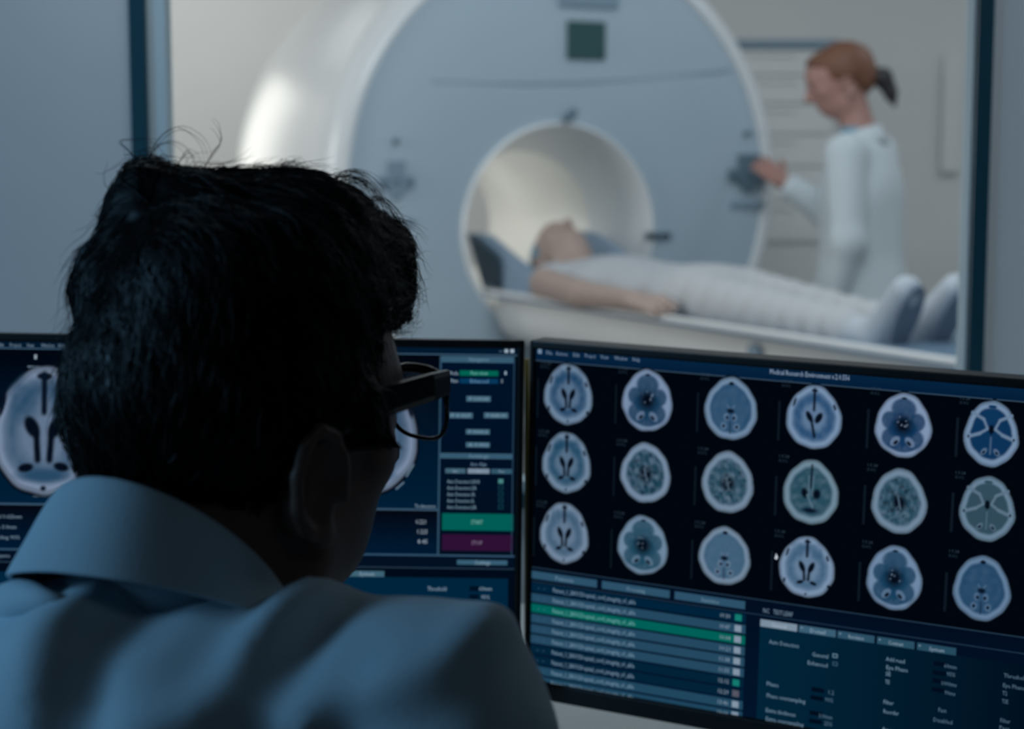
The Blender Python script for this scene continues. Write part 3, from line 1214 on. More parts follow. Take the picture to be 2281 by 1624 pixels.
# trousers and shoes (below the frame), kept simple but complete
trp = [ell(B(0, .10, -.585), (.17, .17, .095), BR, k=.05)]
shoes = []
for sx in (-1, 1):
    hip, kn = B(sx * .09, .08, 0), B(sx * .12, .52, 0)
    hip[2], kn[2] = .53, .54
    an = B(sx * .12, .55, 0)
    an[2] = .10
    trp += [cap(hip, kn, .085, .06, k=.04), cap(kn, an, .06, .05, k=.03)]
    shoes.append((an, sx))
organic('trousers', trp, .012, M_dark_t, man, it=2)
for an, sx in shoes:
    toe = an + TF * .19
    toe[2], a2 = .042, an.copy()
    a2[2] = .045
    organic('shoe', [cap(a2 - TF * .04, a2 + TF * .04, .042, k=.02), cap(a2, toe, .044, .036, k=.02)], .008, M_black, man, it=1)

# chair
ch = empty('office_chair', Matrix.Translation(Vector((*B(0, .05, 0)[:2], 0))), 'dark office chair under the seated person in the pale blue coat', 'chair')
cm = frame_m((*B(0, .05, 0)[:2], 0), TR, TF, UP)
MB().box((-.24, -.16, .36), (.24, .34, .435), cm, bev=.03).build('seat', M_chair, ch)
MB().box((-.2, -.30, .55), (.2, -.25, .80), cm, bev=.022).build('backrest', M_chair, ch)
tp = lambda x, y, z: np.array(cm @ Vector((x, y, z)))
MB().tube([tp(0, -.05, .37), tp(0, -.22, .37), tp(0, -.29, .45), tp(0, -.285, .6)], .018, 10).build('back_support', M_metal, ch)
MB().tube([tp(0, 0.03, .08), tp(0, .03, .37)], .028, 14).build('column', M_metal, ch)
for k in range(5):
    a = 2 * math.pi * k / 5 + .3
    lg = MB().tube([tp(0, .03, .10), tp(.27 * math.cos(a), .03 + .27 * math.sin(a), .07)], [.026, .016], 8).build('leg', M_black, ch)
    c_ = tp(.27 * math.cos(a), .03 + .27 * math.sin(a), .03)
    pr = np.array([-math.sin(a), math.cos(a), 0])
    MB().tube([c_ - pr * .02, c_ + pr * .02], .03, 14).build('caster', M_black, lg)

# eyeglasses
gl = empty('eyeglasses', frame_m(HD, GR[:, 0], GR[:, 1], GR[:, 2]), 'thick black-framed eyeglasses worn by the person at the screens', 'glasses')


GO = GR @ np.array([0, 0, .004])


def Hh(x, y, z):
    return HD + GO + GR @ np.array([x, y, z])


for sx in (-1, 1):
    p4 = [(sx * .064, .107, .040), (sx * .070, .088, .040), (sx * .076, .05, .038), (sx * .079, .01, .031), (sx * .079, -.008, .024), (sx * .078, -.022, -.004)]
    m_ = MB()
    rings = []
    for (x, y, z), hh in zip(p4, (.0075, .008, .0085, .0075, .006, .004)):
        rings.append([Hh(x - .002, y, z + hh), Hh(x + .002, y, z + hh), Hh(x + .0025, y, z + hh * .6), Hh(x + .0025, y, z - hh * .6), Hh(x + .002, y, z - hh), Hh(x - .002, y, z - hh), Hh(x - .0025, y, z - hh * .6), Hh(x - .0025, y, z + hh * .6)])
    V, Fc = loft(rings, (True, True))
    m_.add(V, Fc).build('temple', M_blackg, gl)
    ctr = np.array([sx * .035, .113, .024])

    def rim(a, r_=1.0, dy=0.0):
        c_, s_ = math.cos(a), math.sin(a)
        x = .0285 * math.copysign(abs(c_) ** .7, c_) * r_
        z = .0215 * math.copysign(abs(s_) ** .7, s_) * r_
        return Hh(*(ctr + np.array([x, dy - abs(ctr[0] + x) ** 2 * 1.6, z])))
    rp = [rim(2 * math.pi * k / 28) for k in range(29)]
    m_ = MB()
    m_.tube(rp, [.0014 + .0022 * min(max(math.sin(2 * math.pi * k / 28) * 1.6, 0), 1) for k in range(29)], 8)
    m_.build('rim', M_blackg, gl, smooth=True)
    lp = [rim(2 * math.pi * k / 28, .97) for k in range(28)] + [rim(2 * math.pi * k / 28, .97, .0016) for k in range(28)]
    MB().add(lp, [tuple(range(28)), tuple(range(55, 27, -1))] + [(k, 28 + k, 28 + (k + 1) % 28, (k + 1) % 28) for k in range(28)]).build('lens', M_lens, gl)
MB().tube([Hh(-.010, .119, .030), Hh(0, .121, .034), Hh(.010, .119, .030)], .0026, 8).build('bridge', M_blackg, gl, smooth=True)

# ---- the patient on the table (local: x along the body from the crown to the feet, y across, z up from the table)
PX0, PY0 = -.22, -.03
PSINK = .055
PT = (np.stack([N2, T2, UP], 1), S(PX0, PY0, TZ - PSINK))
HRp = np.stack([np.array([0, -1, 0]), np.array([.10, 0, .995]), np.array([-.995, 0, .10])], 1)
hc = np.array([.118, .0, .154])
pp = xf(head_prims(), HRp, hc, 1.06)
pp += [cap((.17, 0, .150), (.30, 0, .085), .050, .058, k=.03),
       cap((.33, -.15, .085), (.33, .15, .085), .055, k=.04),
       ell((.48, 0, .088), (.22, .165, .085), k=.05), ell((.75, 0, .08), (.2, .15, .075), k=.06), ell((.92, 0, .085), (.14, .165, .082), k=.05)]
for sy in (-1, 1):
    pp += [cap((.95, sy * .085, .08), (1.36, sy * .075, .07), .07, .050, k=.03), cap((1.36, sy * .075, .07), (1.74, sy * .058, .052), .05, .034, k=.02),
           cap((1.77, sy * .058, .05), (1.845, sy * .066, .140), .034, .026, k=.02)]
    a_, b_, c_ = np.array((.355, sy * .195, .095)), np.array((.65, sy * .232, .082)), np.array((.94, sy * .228, .085))
    pp += [cap(a_, b_, .047, .040, k=.02), cap(b_, c_, .039, .027, k=.015)]
    pp += hand_prims(c_, (1, -sy * .05, -.03), (0, -sy * .35, -1), (0.3, -sy * 1, .2), 1.05, .35)
pat, _ = organic('person', pp, .0055, M_skin, T=PT, it=2)
tag(pat, 'patient in white with a blue cap, lying face up on the scanner table', 'person')


def pw(X):
    return .007 * snoise(X * np.array([1, .6, 1], np.float32), 31, 7, 34)


gp = [cap((.33, -.15, .085), (.33, .15, .085), .062, k=.04),
      ell((.48, 0, .088), (.23, .175, .095), k=.05), ell((.75, 0, .08), (.22, .16, .086), k=.06), ell((.95, 0, .085), (.16, .178, .094), k=.05)]
for sy in (-1, 1):
    gp.append(cap((.335, sy * .160, .09), (.35, sy * .175, .087), .056, .056, k=.03))
gp.append(cap((.225, 0, .13), (.265, 0, .11), .058, .05, k=.02, op='-'))
organic('gown', gp, .008, M_gown, pat, T=PT, it=2, warp=pw)
tp_ = [ell((1.0, 0, .085), (.12, .172, .092), k=.05)]
for sy in (-1, 1):
    tp_ += [cap((1.0, sy * .085, .085), (1.36, sy * .075, .072), .080, .062, k=.02), cap((1.36, sy * .075, .072), (1.66, sy * .064, .060), .060, .052, k=.012)]
organic('trousers', tp_, .008, M_trou_p, pat, T=PT, it=2, warp=lambda X: .004 * np.sin(X[..., 0] * 75 + 6 * snoise(X, 33, 4, 14)) * (X[..., 0] > 1.05))
for sy in (-1, 1):
    tip = np.array((1.880, sy * .070, .165))
    sk, _ = organic('sock', [cap((1.63, sy * .064, .058), (1.755, sy * .058, .052), .044, .040, k=.02), cap((1.765, sy * .058, .048), tip - (0.006, 0, 0), .046, .036, k=.02)], .007, M_sock, pat, T=PT, it=2)
    so = MB()
    R_, t_ = PT
    ring1, ring2 = [], []
    hl, dr = np.array((1.805, sy * .058, .015)), None
    axl = tip + np.array((.028, 0, .02)) - hl
    L_ = np.linalg.norm(axl)
    axl = axl / L_
    wv = np.array((0, 1.0, 0))
    nv = np.cross(axl, wv)
    nv /= np.linalg.norm(nv)
    if nv[0] < 0:
        nv = -nv
    for k in range(24):
        a = 2 * math.pi * k / 24
        q = .5 - .5 * math.cos(a)
        wd = (.028 + .010 * q) * math.sin(a)
        c_ = hl + axl * L_ * q + wv * wd
        ring1.append(R_ @ c_ + t_)
        ring2.append(R_ @ (c_ + nv * .014) + t_)
    V, Fc = loft([ring1, ring2], (True, True))
    so.add(V, Fc).build('sole', M_sole, sk)
capp = xf([ell((0, -.018, .066), (.082, .104, .082), k=.02)], HRp, hc)
organic('cap', capp, .006, M_cap, pat, T=PT, it=2, cut=lambda X: ((X - hc.astype(np.float32)) @ HRp.astype(np.float32)) @ np.array([0, .62, -.78], np.float32) - .014)

# ---- the standing woman (local: x right, y forward, z up)
WO = np.array([1.095, 5.35, 0])
fd = np.array([-.86, .51, 0])
fd /= np.linalg.norm(fd)
WR = np.stack([np.array([fd[1], -fd[0], 0]), fd, UP], 1)
WT = (WR, WO)
hy = math.degrees(math.atan2(1.0, .02)) - math.degrees(math.atan2(fd[1], fd[0]))
hd_w = np.array([-.99, .06, 0])                       # where the head looks (level part)
hl_ = WR.T @ (hd_w / np.linalg.norm(hd_w))
HW = np.stack([np.array([hl_[1], -hl_[0], 0]), hl_, UP], 1) @ rot('X', -15)
hcw = np.array([-.01, .075, 1.565])
wp = xf(head_prims(True), HW, hcw, .98)
wp += [cap(hcw + HW @ np.array([0, -.02, -.02]), (0, .0, 1.38), .048, .054, k=.03),
       cap((-.14, 0, 1.37), (.14, 0, 1.37), .045, k=.03), ell((0, .01, 1.2), (.15, .10, .2), k=.05), ell((0, 0, .95), (.155, .115, .17), k=.05)]
lsh, lel, lwr = np.array((-.175, 0, 1.365)), np.array((-.215, -.03, 1.10)), np.array((-.20, .04, .86))
rsh, rel = np.array((.165, .02, 1.365)), np.array((.19, .16, 1.16))
rwr = WR.T @ (np.array([.872, 5.60, 0]) - WO)
rwr[2] = 1.285
for a_, b_, c_ in ((lsh, lel, lwr), (rsh, rel, rwr)):
    wp += [cap(a_, b_, .042, .036, k=.02), cap(b_, c_, .035, .024, k=.015)]
wp += hand_prims(lwr, (0, .15, -1), (.9, 0, 0), (0, 1, 0), .95, .5)
tgt = WR.T @ (np.array([.80, 5.72, 0]) - WO)
tgt[2] = 1.36
wp += hand_prims(rwr, tgt - rwr, WR.T @ np.array([.2, .5, -.6]), (0, -.3, 1), .95, .35)
for sx in (-1, 1):
    wp += [cap((sx * .085, 0, .88), (sx * .085, .01, .48), .075, .052, k=.03), cap((sx * .085, .01, .48), (sx * .085, -.01, .09), .05, .036, k=.02)]
wom, _ = organic('person', wp, .006, M_skin_w, T=WT, it=2)
tag(wom, 'standing person with a ponytail in a white lab coat, facing left towards the scanner', 'person')
hw = xf([ell((0, -.022, .062), (.084, .100, .086)), ell((0, .055, .098), (.060, .036, .030), k=.02), ell((0, -.07, .02), (.06, .045, .055), k=.03)], HW, hcw, .98)


def wcut(X):
    q = (X - hcw.astype(np.float32)) @ HW.astype(np.float32)
    f1 = np.minimum(q[..., 1] - .035 - .9 * np.clip(q[..., 2] - .055, 0, .1), .092 - q[..., 2])
    f2 = np.minimum(.028 - q[..., 2] - .9 * np.maximum(-q[..., 1] - .01, 0), q[..., 1] + .05)
    return np.maximum(f1, f2)


wh, _ = organic('hair', hw, .005, M_hair_w, wom, T=WT, it=1, cut=wcut, warp=lambda X: .003 * snoise(X, 41, 6, 120))
pt = xf([cap((0, -.105, .022), (0, -.135, .0), .024, .028, k=.02), cap((0, -.135, .0), (0, -.148, -.05), .028, .020, k=.02), cap((0, -.148, -.05), (0, -.150, -.095), .019, .006, k=.02)], HW, hcw, .98)
organic('ponytail', pt, .004, M_hair_d, wh, T=WT, it=1, warp=lambda X: .003 * snoise(X, 42, 6, 160))
cp = [cap((-.14, 0, 1.365), (.14, 0, 1.365), .056, k=.04), ell((0, .005, 1.22), (.18, .125, .2), k=.05), ell((0, 0, 1.02), (.165, .125, .2), k=.06), ell((0, 0, .84), (.195, .155, .22), k=.06), cap((0, .01, .72), (0, .01, .62), .175, .19, k=.06)]
for a_, b_, c_ in ((lsh, lel, lwr), (rsh, rel, rwr)):
    d_ = (c_ - b_) / np.linalg.norm(c_ - b_)
    cp += [cap(a_, b_, .062, .052, k=.03), cap(b_, c_ - d_ * .05, .052, .040, k=.03)]
cp += [cap((0, .035, 1.40), (0, .07, 1.5), .056, .07, k=.015, op='-')]


def cwcut(X):
    f = .60 - X[..., 2]                                # hem
    v = np.minimum(X[..., 1] - .05, np.minimum(.05 * np.clip((X[..., 2] - 1.16) / .25, 0, 1) + .014 * (X[..., 2] < 1.16) + .05 * np.clip((.98 - X[..., 2]) / .3, 0, 1) - np.abs(X[..., 0]), 10))
    return np.maximum(f, v)


lc, _ = organic('lab_coat', cp, .008, M_coat_w, wom, T=WT, it=2, cut=cwcut, warp=lambda X: .005 * snoise(X * np.array([1, 1, .35], np.float32), 43, 6, 42))
rings = []
for rr, zb, zf in ((.062, 1.45, 1.40), (.075, 1.452, 1.395), (.092, 1.425, 1.36), (.104, 1.40, 1.33)):
    rg = []
    for k in range(28):
        th = math.radians(-150 + 300 * k / 27)
        q = (1 - math.cos(th)) / 2
        rg.append(WR @ np.array([rr * math.sin(th) * 1.05, -.0 - rr * .85 * math.cos(th) + .02, zb + (zf - zb) * q]) + WO)
    rings.append(rg)
V, Fc = strip(rings)
cl = MB().add(V, Fc).build('collar', M_coat_w, lc, smooth=True)
md = cl.modifiers.new('thick', 'SOLIDIFY')
md.thickness = .004
organic('shirt', [cap((-.1, 0, 1.36), (.1, 0, 1.36), .05, k=.03), ell((0, .012, 1.2), (.15, .108, .22), k=.04), cap((0, .01, 1.36), (0, .022, 1.43), .058, .055, k=.03)], .008, M_shirt, wom, T=WT, it=2)
tq = [ell((0, 0, .93), (.160, .118, .15), k=.05)]
for sx in (-1, 1):
    tq += [cap((sx * .085, 0, .88), (sx * .088, .01, .48), .085, .066, k=.03), cap((sx * .088, .01, .48), (sx * .088, -.01, .10), .066, .058, k=.02)]
organic('trousers', tq, .01, M_trou_w, wom, T=WT, it=2)
for sx in (-1, 1):
    organic('shoe', [cap((sx * .088, -.03, .042), (sx * .09, .03, .042), .040, k=.02), cap((sx * .09, .02, .042), (sx * .10, .14, .038), .041, .034, k=.02)], .008, M_sock, wom, T=WT, it=1)

# ------------------------------------------------------------------ desk
dk = empty('desk', Matrix.Translation(Vector((.1, 1.7, 0))), 'pale grey desk carrying both monitors', 'desk')
MB().box((-1.5, 1.16, DESK_Z - .03), (1.75, 2.24, DESK_Z), bev=.004).build('desktop', M_desk, dk)
for x in (-1.42, 1.62):
    for y in (1.26, 2.14):
        MB().box((x, y, 0), (x + .05, y + .05, DESK_Z - .03), bev=.004).build('leg', M_metal, dk)

# ------------------------------------------------------------------ monitors
class Monitor:
    def __init__(self, corner, h, v, wd, ht, label, bez, group=None):
        """corner: top-left of the front, h to the right, v down (unit, orthogonal)"""
        self.o, self.h, self.v, self.wd, self.ht = corner, h, v, wd, ht
        self.n = np.cross(v, h) * -1
        if np.dot(self.n, CAM - corner) < 0:
            self.n = -self.n
        self.root = empty('computer_monitor', frame_m(corner, h, -v, self.n), label, 'monitor', group)
        bl, bt, br, bb = bez
        self.bez = bez
        M = frame_m(corner, h, -v, self.n)
        m_ = MB()
        m_.box((0, -ht, -.030), (wd, 0, -.004), M, bev=.003)
        m_.box((0, -bt, -.008), (wd, 0, 0), M, bev=.002)
        m_.box((0, -ht, -.008), (wd, -ht + bb, 0), M, bev=.002)
        m_.box((0, -ht, -.008), (bl, 0, 0), M, bev=.002)
        m_.box((wd - br, -ht, -.008), (wd, 0, 0), M, bev=.002)
        m_.build('housing', M_black, self.root)
        self.M = M
        # stand
        c = corner + h * wd / 2 + v * (ht * .62) - self.n * .03
        back = -self.n.copy()
        back[2] = 0
        back /= np.linalg.norm(back)
        p1 = c + back * .07
        base = np.array([p1[0], p1[1], DESK_Z])
        st_ = MB().tube([base + UP * .01, p1 + UP * .02], .026, 14).build('stand', M_black, self.root, smooth=False)
        MB().tube([c - back * .005, p1], .03, 12).build('mount', M_black, self.root)
        sd = np.array([-back[1], back[0], 0])
        MB().box((-.12, -.09, 0), (.12, .09, .012), frame_m(base, sd, back, UP), bev=.004).build('foot', M_black, self.root)
        self.scr = MB()
        self.z = -.0035
        self.p0 = corner + self.n * self.z

    def uv(self, px, py):
        q = hit(px, py, self.p0, self.n) - self.p0
        return np.dot(q, self.h), np.dot(q, self.v)

    def w(self, u, v, lay):
        return self.o + self.h * u + self.v * v + self.n * (self.z + lay * .00012)

    def clampu(self, u, v):
        return min(max(u, self.bez[0] + .0004), self.wd - self.bez[2] - .0004), min(max(v, self.bez[1] + .0004), self.ht - self.bez[3] - .0004)

    def quad(self, mb, u0, v0, u1, v1, c, lay, c2=None, horiz=False):
        u0, v0 = self.clampu(u0, v0)
        u1, v1 = self.clampu(u1, v1)
        if u1 - u0 < 1e-5 or v1 - v0 < 1e-5:
            return
        V = [self.w(u0, v1, lay), self.w(u1, v1, lay), self.w(u1, v0, lay), self.w(u0, v0, lay)]
        a = s2l(c)
        if c2 is None:
            cc = np.tile(a, (4, 1))
        else:
            b_ = s2l(c2)
            cc = np.array([a, b_, b_, a]) if horiz else np.array([b_, b_, a, a])
        mb.add(V, [(0, 1, 2, 3)], cc)

    def rect(self, mb, x0, y0, x1, y1, c, lay, c2=None, horiz=False):
        """(x0, y0) and (x1, y1): upper-left and lower-right corner in the photograph"""
        u0, v0 = self.uv(x0, y0)
        u1, v1 = self.uv(x1, y1)
        self.quad(mb, u0, v0, u1, v1, c, lay, c2, horiz)

    def text(self, mb, s, x, y, px_h, c, lay=6, anchor='l', px_w=None):
        """left (or centre) of the line at (x, y) = middle of the letters, px_h = capital height in pixels"""
        u, v = self.uv(x, y)
        ppm = 1.0 / abs(self.uv(x, y + 10)[1] - self.uv(x, y)[1]) * 10
        size = px_h / ppm
        cu_ = bpy.data.curves.new('t', 'FONT')
        cu_.body = s
        cu_.resolution_u = 1
        ob = bpy.data.objects.new('t', cu_)
        me = bpy.data.meshes.new_from_object(ob)
        vs = np.array([p.co[:2] for p in me.vertices]) if len(me.vertices) else np.zeros((0, 2))
        fs = [list(p.vertices) for p in me.polygons]
        bpy.data.objects.remove(ob)
        bpy.data.curves.remove(cu_)
        bpy.data.meshes.remove(me)
        if not len(vs):
            return
        vs = vs * (size / .69)
        wid = vs[:, 0].max() - vs[:, 0].min()
        if px_w:
            tw = abs(self.uv(x + px_w, y)[0] - u)
            vs[:, 0] *= tw / wid
            wid = tw
        off = {'l': 0, 'c': -wid / 2, 'r': -wid}[anchor]
        V = [self.w(u + off + a, v + size / 2 - b_, lay) for a, b_ in vs]
        mb.add(V, fs, s2l(c))

    def child(self, mb, name, parent=None, label=None):
        o = mb.build(name, M_screen, parent or self.root)
        if label:
            o['label'] = label
        return o


cam2w = lambda x, y, z: C_R * x + C_U * y + C_F * z
roll = .0142
hL = cam2w(math.cos(roll), -math.sin(roll), 0)
vL = cam2w(-math.sin(roll), -math.cos(roll), 0)
DM = 1.67
cr = P(1169, 757, DM)
HT = .364
ML = Monitor(cr - hL * .610, hL, vL, .610, HT, 'left computer monitor partly hidden by the dark-haired head, with green start bar', (.006, .0085, .0068, .019))
hR = cam2w(7920, -692, -3801)
hR /= np.linalg.norm(hR)
vR = cam2w(-530, -25200, 3801)
vR = vR - hR * np.dot(vR, hR)
vR /= np.linalg.norm(vR)
MR = Monitor(P(1180, 757, DM), hR, vR, .610, HT, 'right computer monitor showing three rows of brain scans', (.005, .0085, .006, .0185))

NAVY, NAVY2, BAR, LINE, TXT = (2, 12, 28), (0, 34, 58), (12, 50, 82), (62, 92, 116), (150, 168, 186)
BTN, BTNL, GRN, DRK = (58, 92, 114), (120, 140, 158), (0, 92, 84), (1, 4, 12)


# brain slices painted as pixel grids
def blur_edge(d, w):
    return np.clip(.5 - d / w, 0, 1)


def scan_pixels(kind, white, inner, seed, nx=60, ny=76):
    r = np.random.default_rng(seed)
    u = np.linspace(-1.12, 1.12, nx)
    v = np.linspace(-1.12, 1.12, ny)
    U, Vv = np.meshgrid(u, v, indexing='ij')               # Vv: -1 top, +1 bottom
    wdt = 1 - .17 * np.clip(-Vv, -.3, 1.2) ** 1 - .02 * Vv
    rad = np.sqrt((U / np.clip(wdt, .4, 2)) ** 2 + Vv ** 2)
    wob = .012 * np.sin(5 * np.arctan2(U, Vv) + seed) + .008 * np.sin(11 * np.arctan2(U, Vv) + 2 * seed)
    rad = rad + wob
    out = s2l(DRK)
    img = np.tile(out, (nx, ny, 1))
    wh, inn, dk_ = s2l(white) * .93, s2l(inner) * .80, s2l((4, 12, 26))
    mid = .55 * wh + .45 * inn
    X3 = np.stack([U, Vv, U * 0], -1)

    def put(mask, c):
        nonlocal img
        img = img * (1 - mask[..., None]) + np.asarray(c) * mask[..., None]

    def E(cx, cy, rx, ry, an=0.0, w=.35):
        a = math.radians(an)
        x = (U - cx) * math.cos(a) + (Vv - cy) * math.sin(a)
        y = -(U - cx) * math.sin(a) + (Vv - cy) * math.cos(a)
        return blur_edge(np.sqrt((x / rx) ** 2 + (y / ry) ** 2) - 1, w)

    def L(x0, y0, x1, y1, wd):
        dx, dy = x1 - x0, y1 - y0
        t = np.clip(((U - x0) * dx + (Vv - y0) * dy) / (dx * dx + dy * dy), 0, 1)
        d = np.hypot(U - x0 - t * dx, Vv - y0 - t * dy)
        return blur_edge(d - wd, .05)
    tex = .5 + .5 * snoise(X3, seed + 50, 9, 22)
    tex2 = .5 + .5 * snoise(X3, seed + 70, 9, 34)
    put(blur_edge(rad - 1.0, .05), wh * .72)
    put(blur_edge(rad - .955, .03), wh * .55)
    put(blur_edge(rad - .93, .04), wh)
    if kind == 'H':
        put(blur_edge(rad - .84, .10), mid)
        put(blur_edge(np.abs(rad - .66) - .12, .25) * (.45 + .55 * tex), inn)
        put(E(-.42, -.48, .30, .34, 0, .8) * (.4 + .6 * tex2), inn)
        put(E(.42, -.48, .30, .34, 0, .8) * (.4 + .6 * tex2), inn)
        put(E(0, .70, .5, .10, 0, .8), inn)
        put(L(.0, -.88, .0, -.30, .06), dk_ * 1.6)
        put(E(0, -.86, .16, .06), dk_ * 1.6)
        put(E(-.24, -.06, .13, .20, -42), dk_)
        put(E(.24, -.06, .13, .20, 42), dk_)
        put(L(-.15, .06, -.12, .44, .07), dk_)
        put(L(.15, .06, .12, .44, .07), dk_)
        put(E(-.36, .58, .16, .07, -8), dk_)
        put(E(.36, .56, .16, .07, 8), dk_)
        put(E(-.84, -.40, .05, .20, 18), dk_ * 1.5)
        put(E(.84, -.40, .05, .20, -18), dk_ * 1.5)
        put(E(.0, .90, .06, .04), dk_ * 1.5)
    elif kind == 'A':
        put(blur_edge(rad - .80, .12), mid)
        put(blur_edge(np.abs(rad - .60) - .13, .18) * (.55 + .45 * tex), inn)
        put(E(-.36, -.5, .22, .28, 0, .8) * tex, inn)
        put(E(.36, -.5, .22, .28, 0, .8) * tex, inn)
        put(L(.0, -.88, .0, -.36, .05), dk_ * 1.6)
        put(E(0, -.84, .12, .05), dk_ * 1.6)
        put(E(-.17, .0, .10, .20, -28), dk_)
        put(E(.17, .0, .10, .20, 28), dk_)
        put(L(-.10, .1, -.07, .42, .05), dk_)
        put(L(.10, .1, .07, .42, .05), dk_)
        put(E(-.22, .52, .13, .06, -15), dk_)
        put(E(.26, .52, .13, .06, 15), dk_)
        put(E(-.72, -.42, .04, .15, 20), dk_ * 1.5)
        put(E(.74, -.36, .04, .10, -20), dk_ * 1.5)
        put(E(-.80, .52, .05, .08), dk_ * 1.5)
        put(E(.82, .56, .06, .06), dk_ * 1.5)
        put(E(.0, .90, .05, .04), dk_ * 1.5)
    elif kind == 'B':
        for cx, cy, rx, ry in ((0, -.5, .45, .34), (-.5, -.12, .28, .28), (.5, -.12, .28, .28), (0, .1, .5, .35), (-.34, .42, .42, .34), (.34, .42, .42, .34), (0, .62, .5, .24)):
            put(E(cx, cy, rx, ry, 0, .25) * (.8 + .2 * tex), inn)
        put(E(0, .0, .30, .28, 0, 1.0), dk_)
        put(blur_edge(rad - .78, .1) * (1 - blur_edge(rad - .62, .2)) * np.clip(tex * 1.6 - .7, 0, 1) * .6, mid)
        for k in range(7):
            put(E(r.uniform(-.22, .22), r.uniform(-.3, .1), .022, .022, 0, .8) * .8, wh)
        for sx in (-1, 1):
            put(E(sx * .27, .52, .20, .12, sx * 38), mid)
            put(E(sx * .24, .56, .10, .055, sx * 38), dk_)
        put(E(0, -.84, .10, .04), dk_ * 1.6)
        put(L(0, .6, 0, .72, .035), inn)
    elif kind == 'C':
        put(blur_edge(rad - .80, .10), inn * .9 + mid * .1)
        put(blur_edge(rad - .72, .2) * tex * .35, mid)
        for sx in (-1, 1):
            put(E(sx * .16, .28, .10, .12, 0, .5), mid)
            put(E(sx * .13, .30, .05, .06), dk_ * 2)
            put(E(sx * .25, .58, .12, .12, 0, .5), mid)
            put(E(sx * .25, .58, .05, .06), dk_ * 2)
            put(L(sx * .02, .04, sx * .14, -.10, .02), mid)
        put(E(0, .08, .14, .08, 0, .6), dk_ * 1.8)
        put(E(0, -.80, .10, .06), dk_ * 1.5)
        put(L(0, .45, 0, .80, .02), dk_ * 2.5)
    elif kind == 'D':
        put(blur_edge(rad - .76, .12), inn)
        put(blur_edge(rad - .74, .15) * np.clip(tex * 2.2 - .9, 0, 1), mid)
        put(blur_edge(rad - .74, .15) * np.clip(tex2 * 2.2 - 1.1, 0, 1), dk_)
        put(E(0, .05, .26, .24, 10, .9), dk_)
        for k in range(12):
            x_, y_ = r.uniform(-.35, .35), r.uniform(-.2, .6)
            put(L(x_, y_, x_ + r.uniform(-.15, .15), y_ + r.uniform(-.2, .2), .012) * .7, mid)
        put(L(-.05, -.15, .06, .25, .02), mid)
    elif kind == 'E':
        put(blur_edge(rad - .80, .06), wh * .62)
        put(blur_edge(rad - .77, .06), inn)
        put(E(0, -.55, .42, .22, 0, .3), inn * 1.05)
        for sx in (-1, 1):
            put(L(sx * .74, -.60, sx * .30, -.42, .045), wh * .8)
            put(L(sx * .30, -.42, sx * .14, -.14, .04), wh * .8)
            put(L(sx * .14, -.14, sx * .42, .02, .04), wh * .8)
            put(L(sx * .42, .02, sx * .82, .14, .05), wh * .8)
            put(E(sx * .85, .10, .09, .10, 0, .4), wh * .9)
            put(E(sx * .85, .14, .04, .05, 0, .4), dk_ * 2)
            put(E(sx * .24, .56, .14, .08, sx * 40), mid * .9)
            put(E(sx * .24, .58, .07, .04, sx * 40), dk_ * 2)
        put(E(0, -.12, .10, .14), dk_)
        put(L(0, .12, 0, .62, .018), mid)
        put(E(0, -.82, .16, .05), inn)
    elif kind == 'F':
        put(blur_edge(rad - .78, .12), inn)
        put(blur_edge(rad - .74, .15) * np.clip(tex * 1.4 - .6, 0, 1), mid * .9)
        put(L(.02, -.84, .0, -.15, .035), dk_ * 1.4)
        put(L(-.08, -.5, -.06, .1, .02), mid)
        put(L(.10, -.5, .06, .1, .02), mid)
        put(E(-.22, .05, .12, .16, -20, .6), dk_)
        put(E(.22, .05, .14, .16, 20, .6), dk_)
        put(L(-.12, .1, .10, .5, .03), mid)
        put(E(0, .58, .28, .08, 0, .8), dk_ * 2)
    elif kind == 'G':
        put(blur_edge(rad - .80, .12), mid)
        put(blur_edge(np.abs(rad - .60) - .15, .18) * (.6 + .4 * tex), inn)
        put(L(.0, -.88, .0, -.22, .045), dk_ * 1.6)
        put(E(0, -.84, .12, .05), dk_ * 1.6)
        put(E(-.16, .0, .10, .20, -35), dk_)
        put(E(.18, .02, .11, .20, 35), dk_)
        put(L(-.08, .12, .05, .62, .05), dk_)
        put(E(-.72, -.42, .04, .15, 20), dk_ * 1.5)
        put(E(.74, -.36, .04, .10, -20), dk_ * 1.5)
    return U, Vv, img, rad


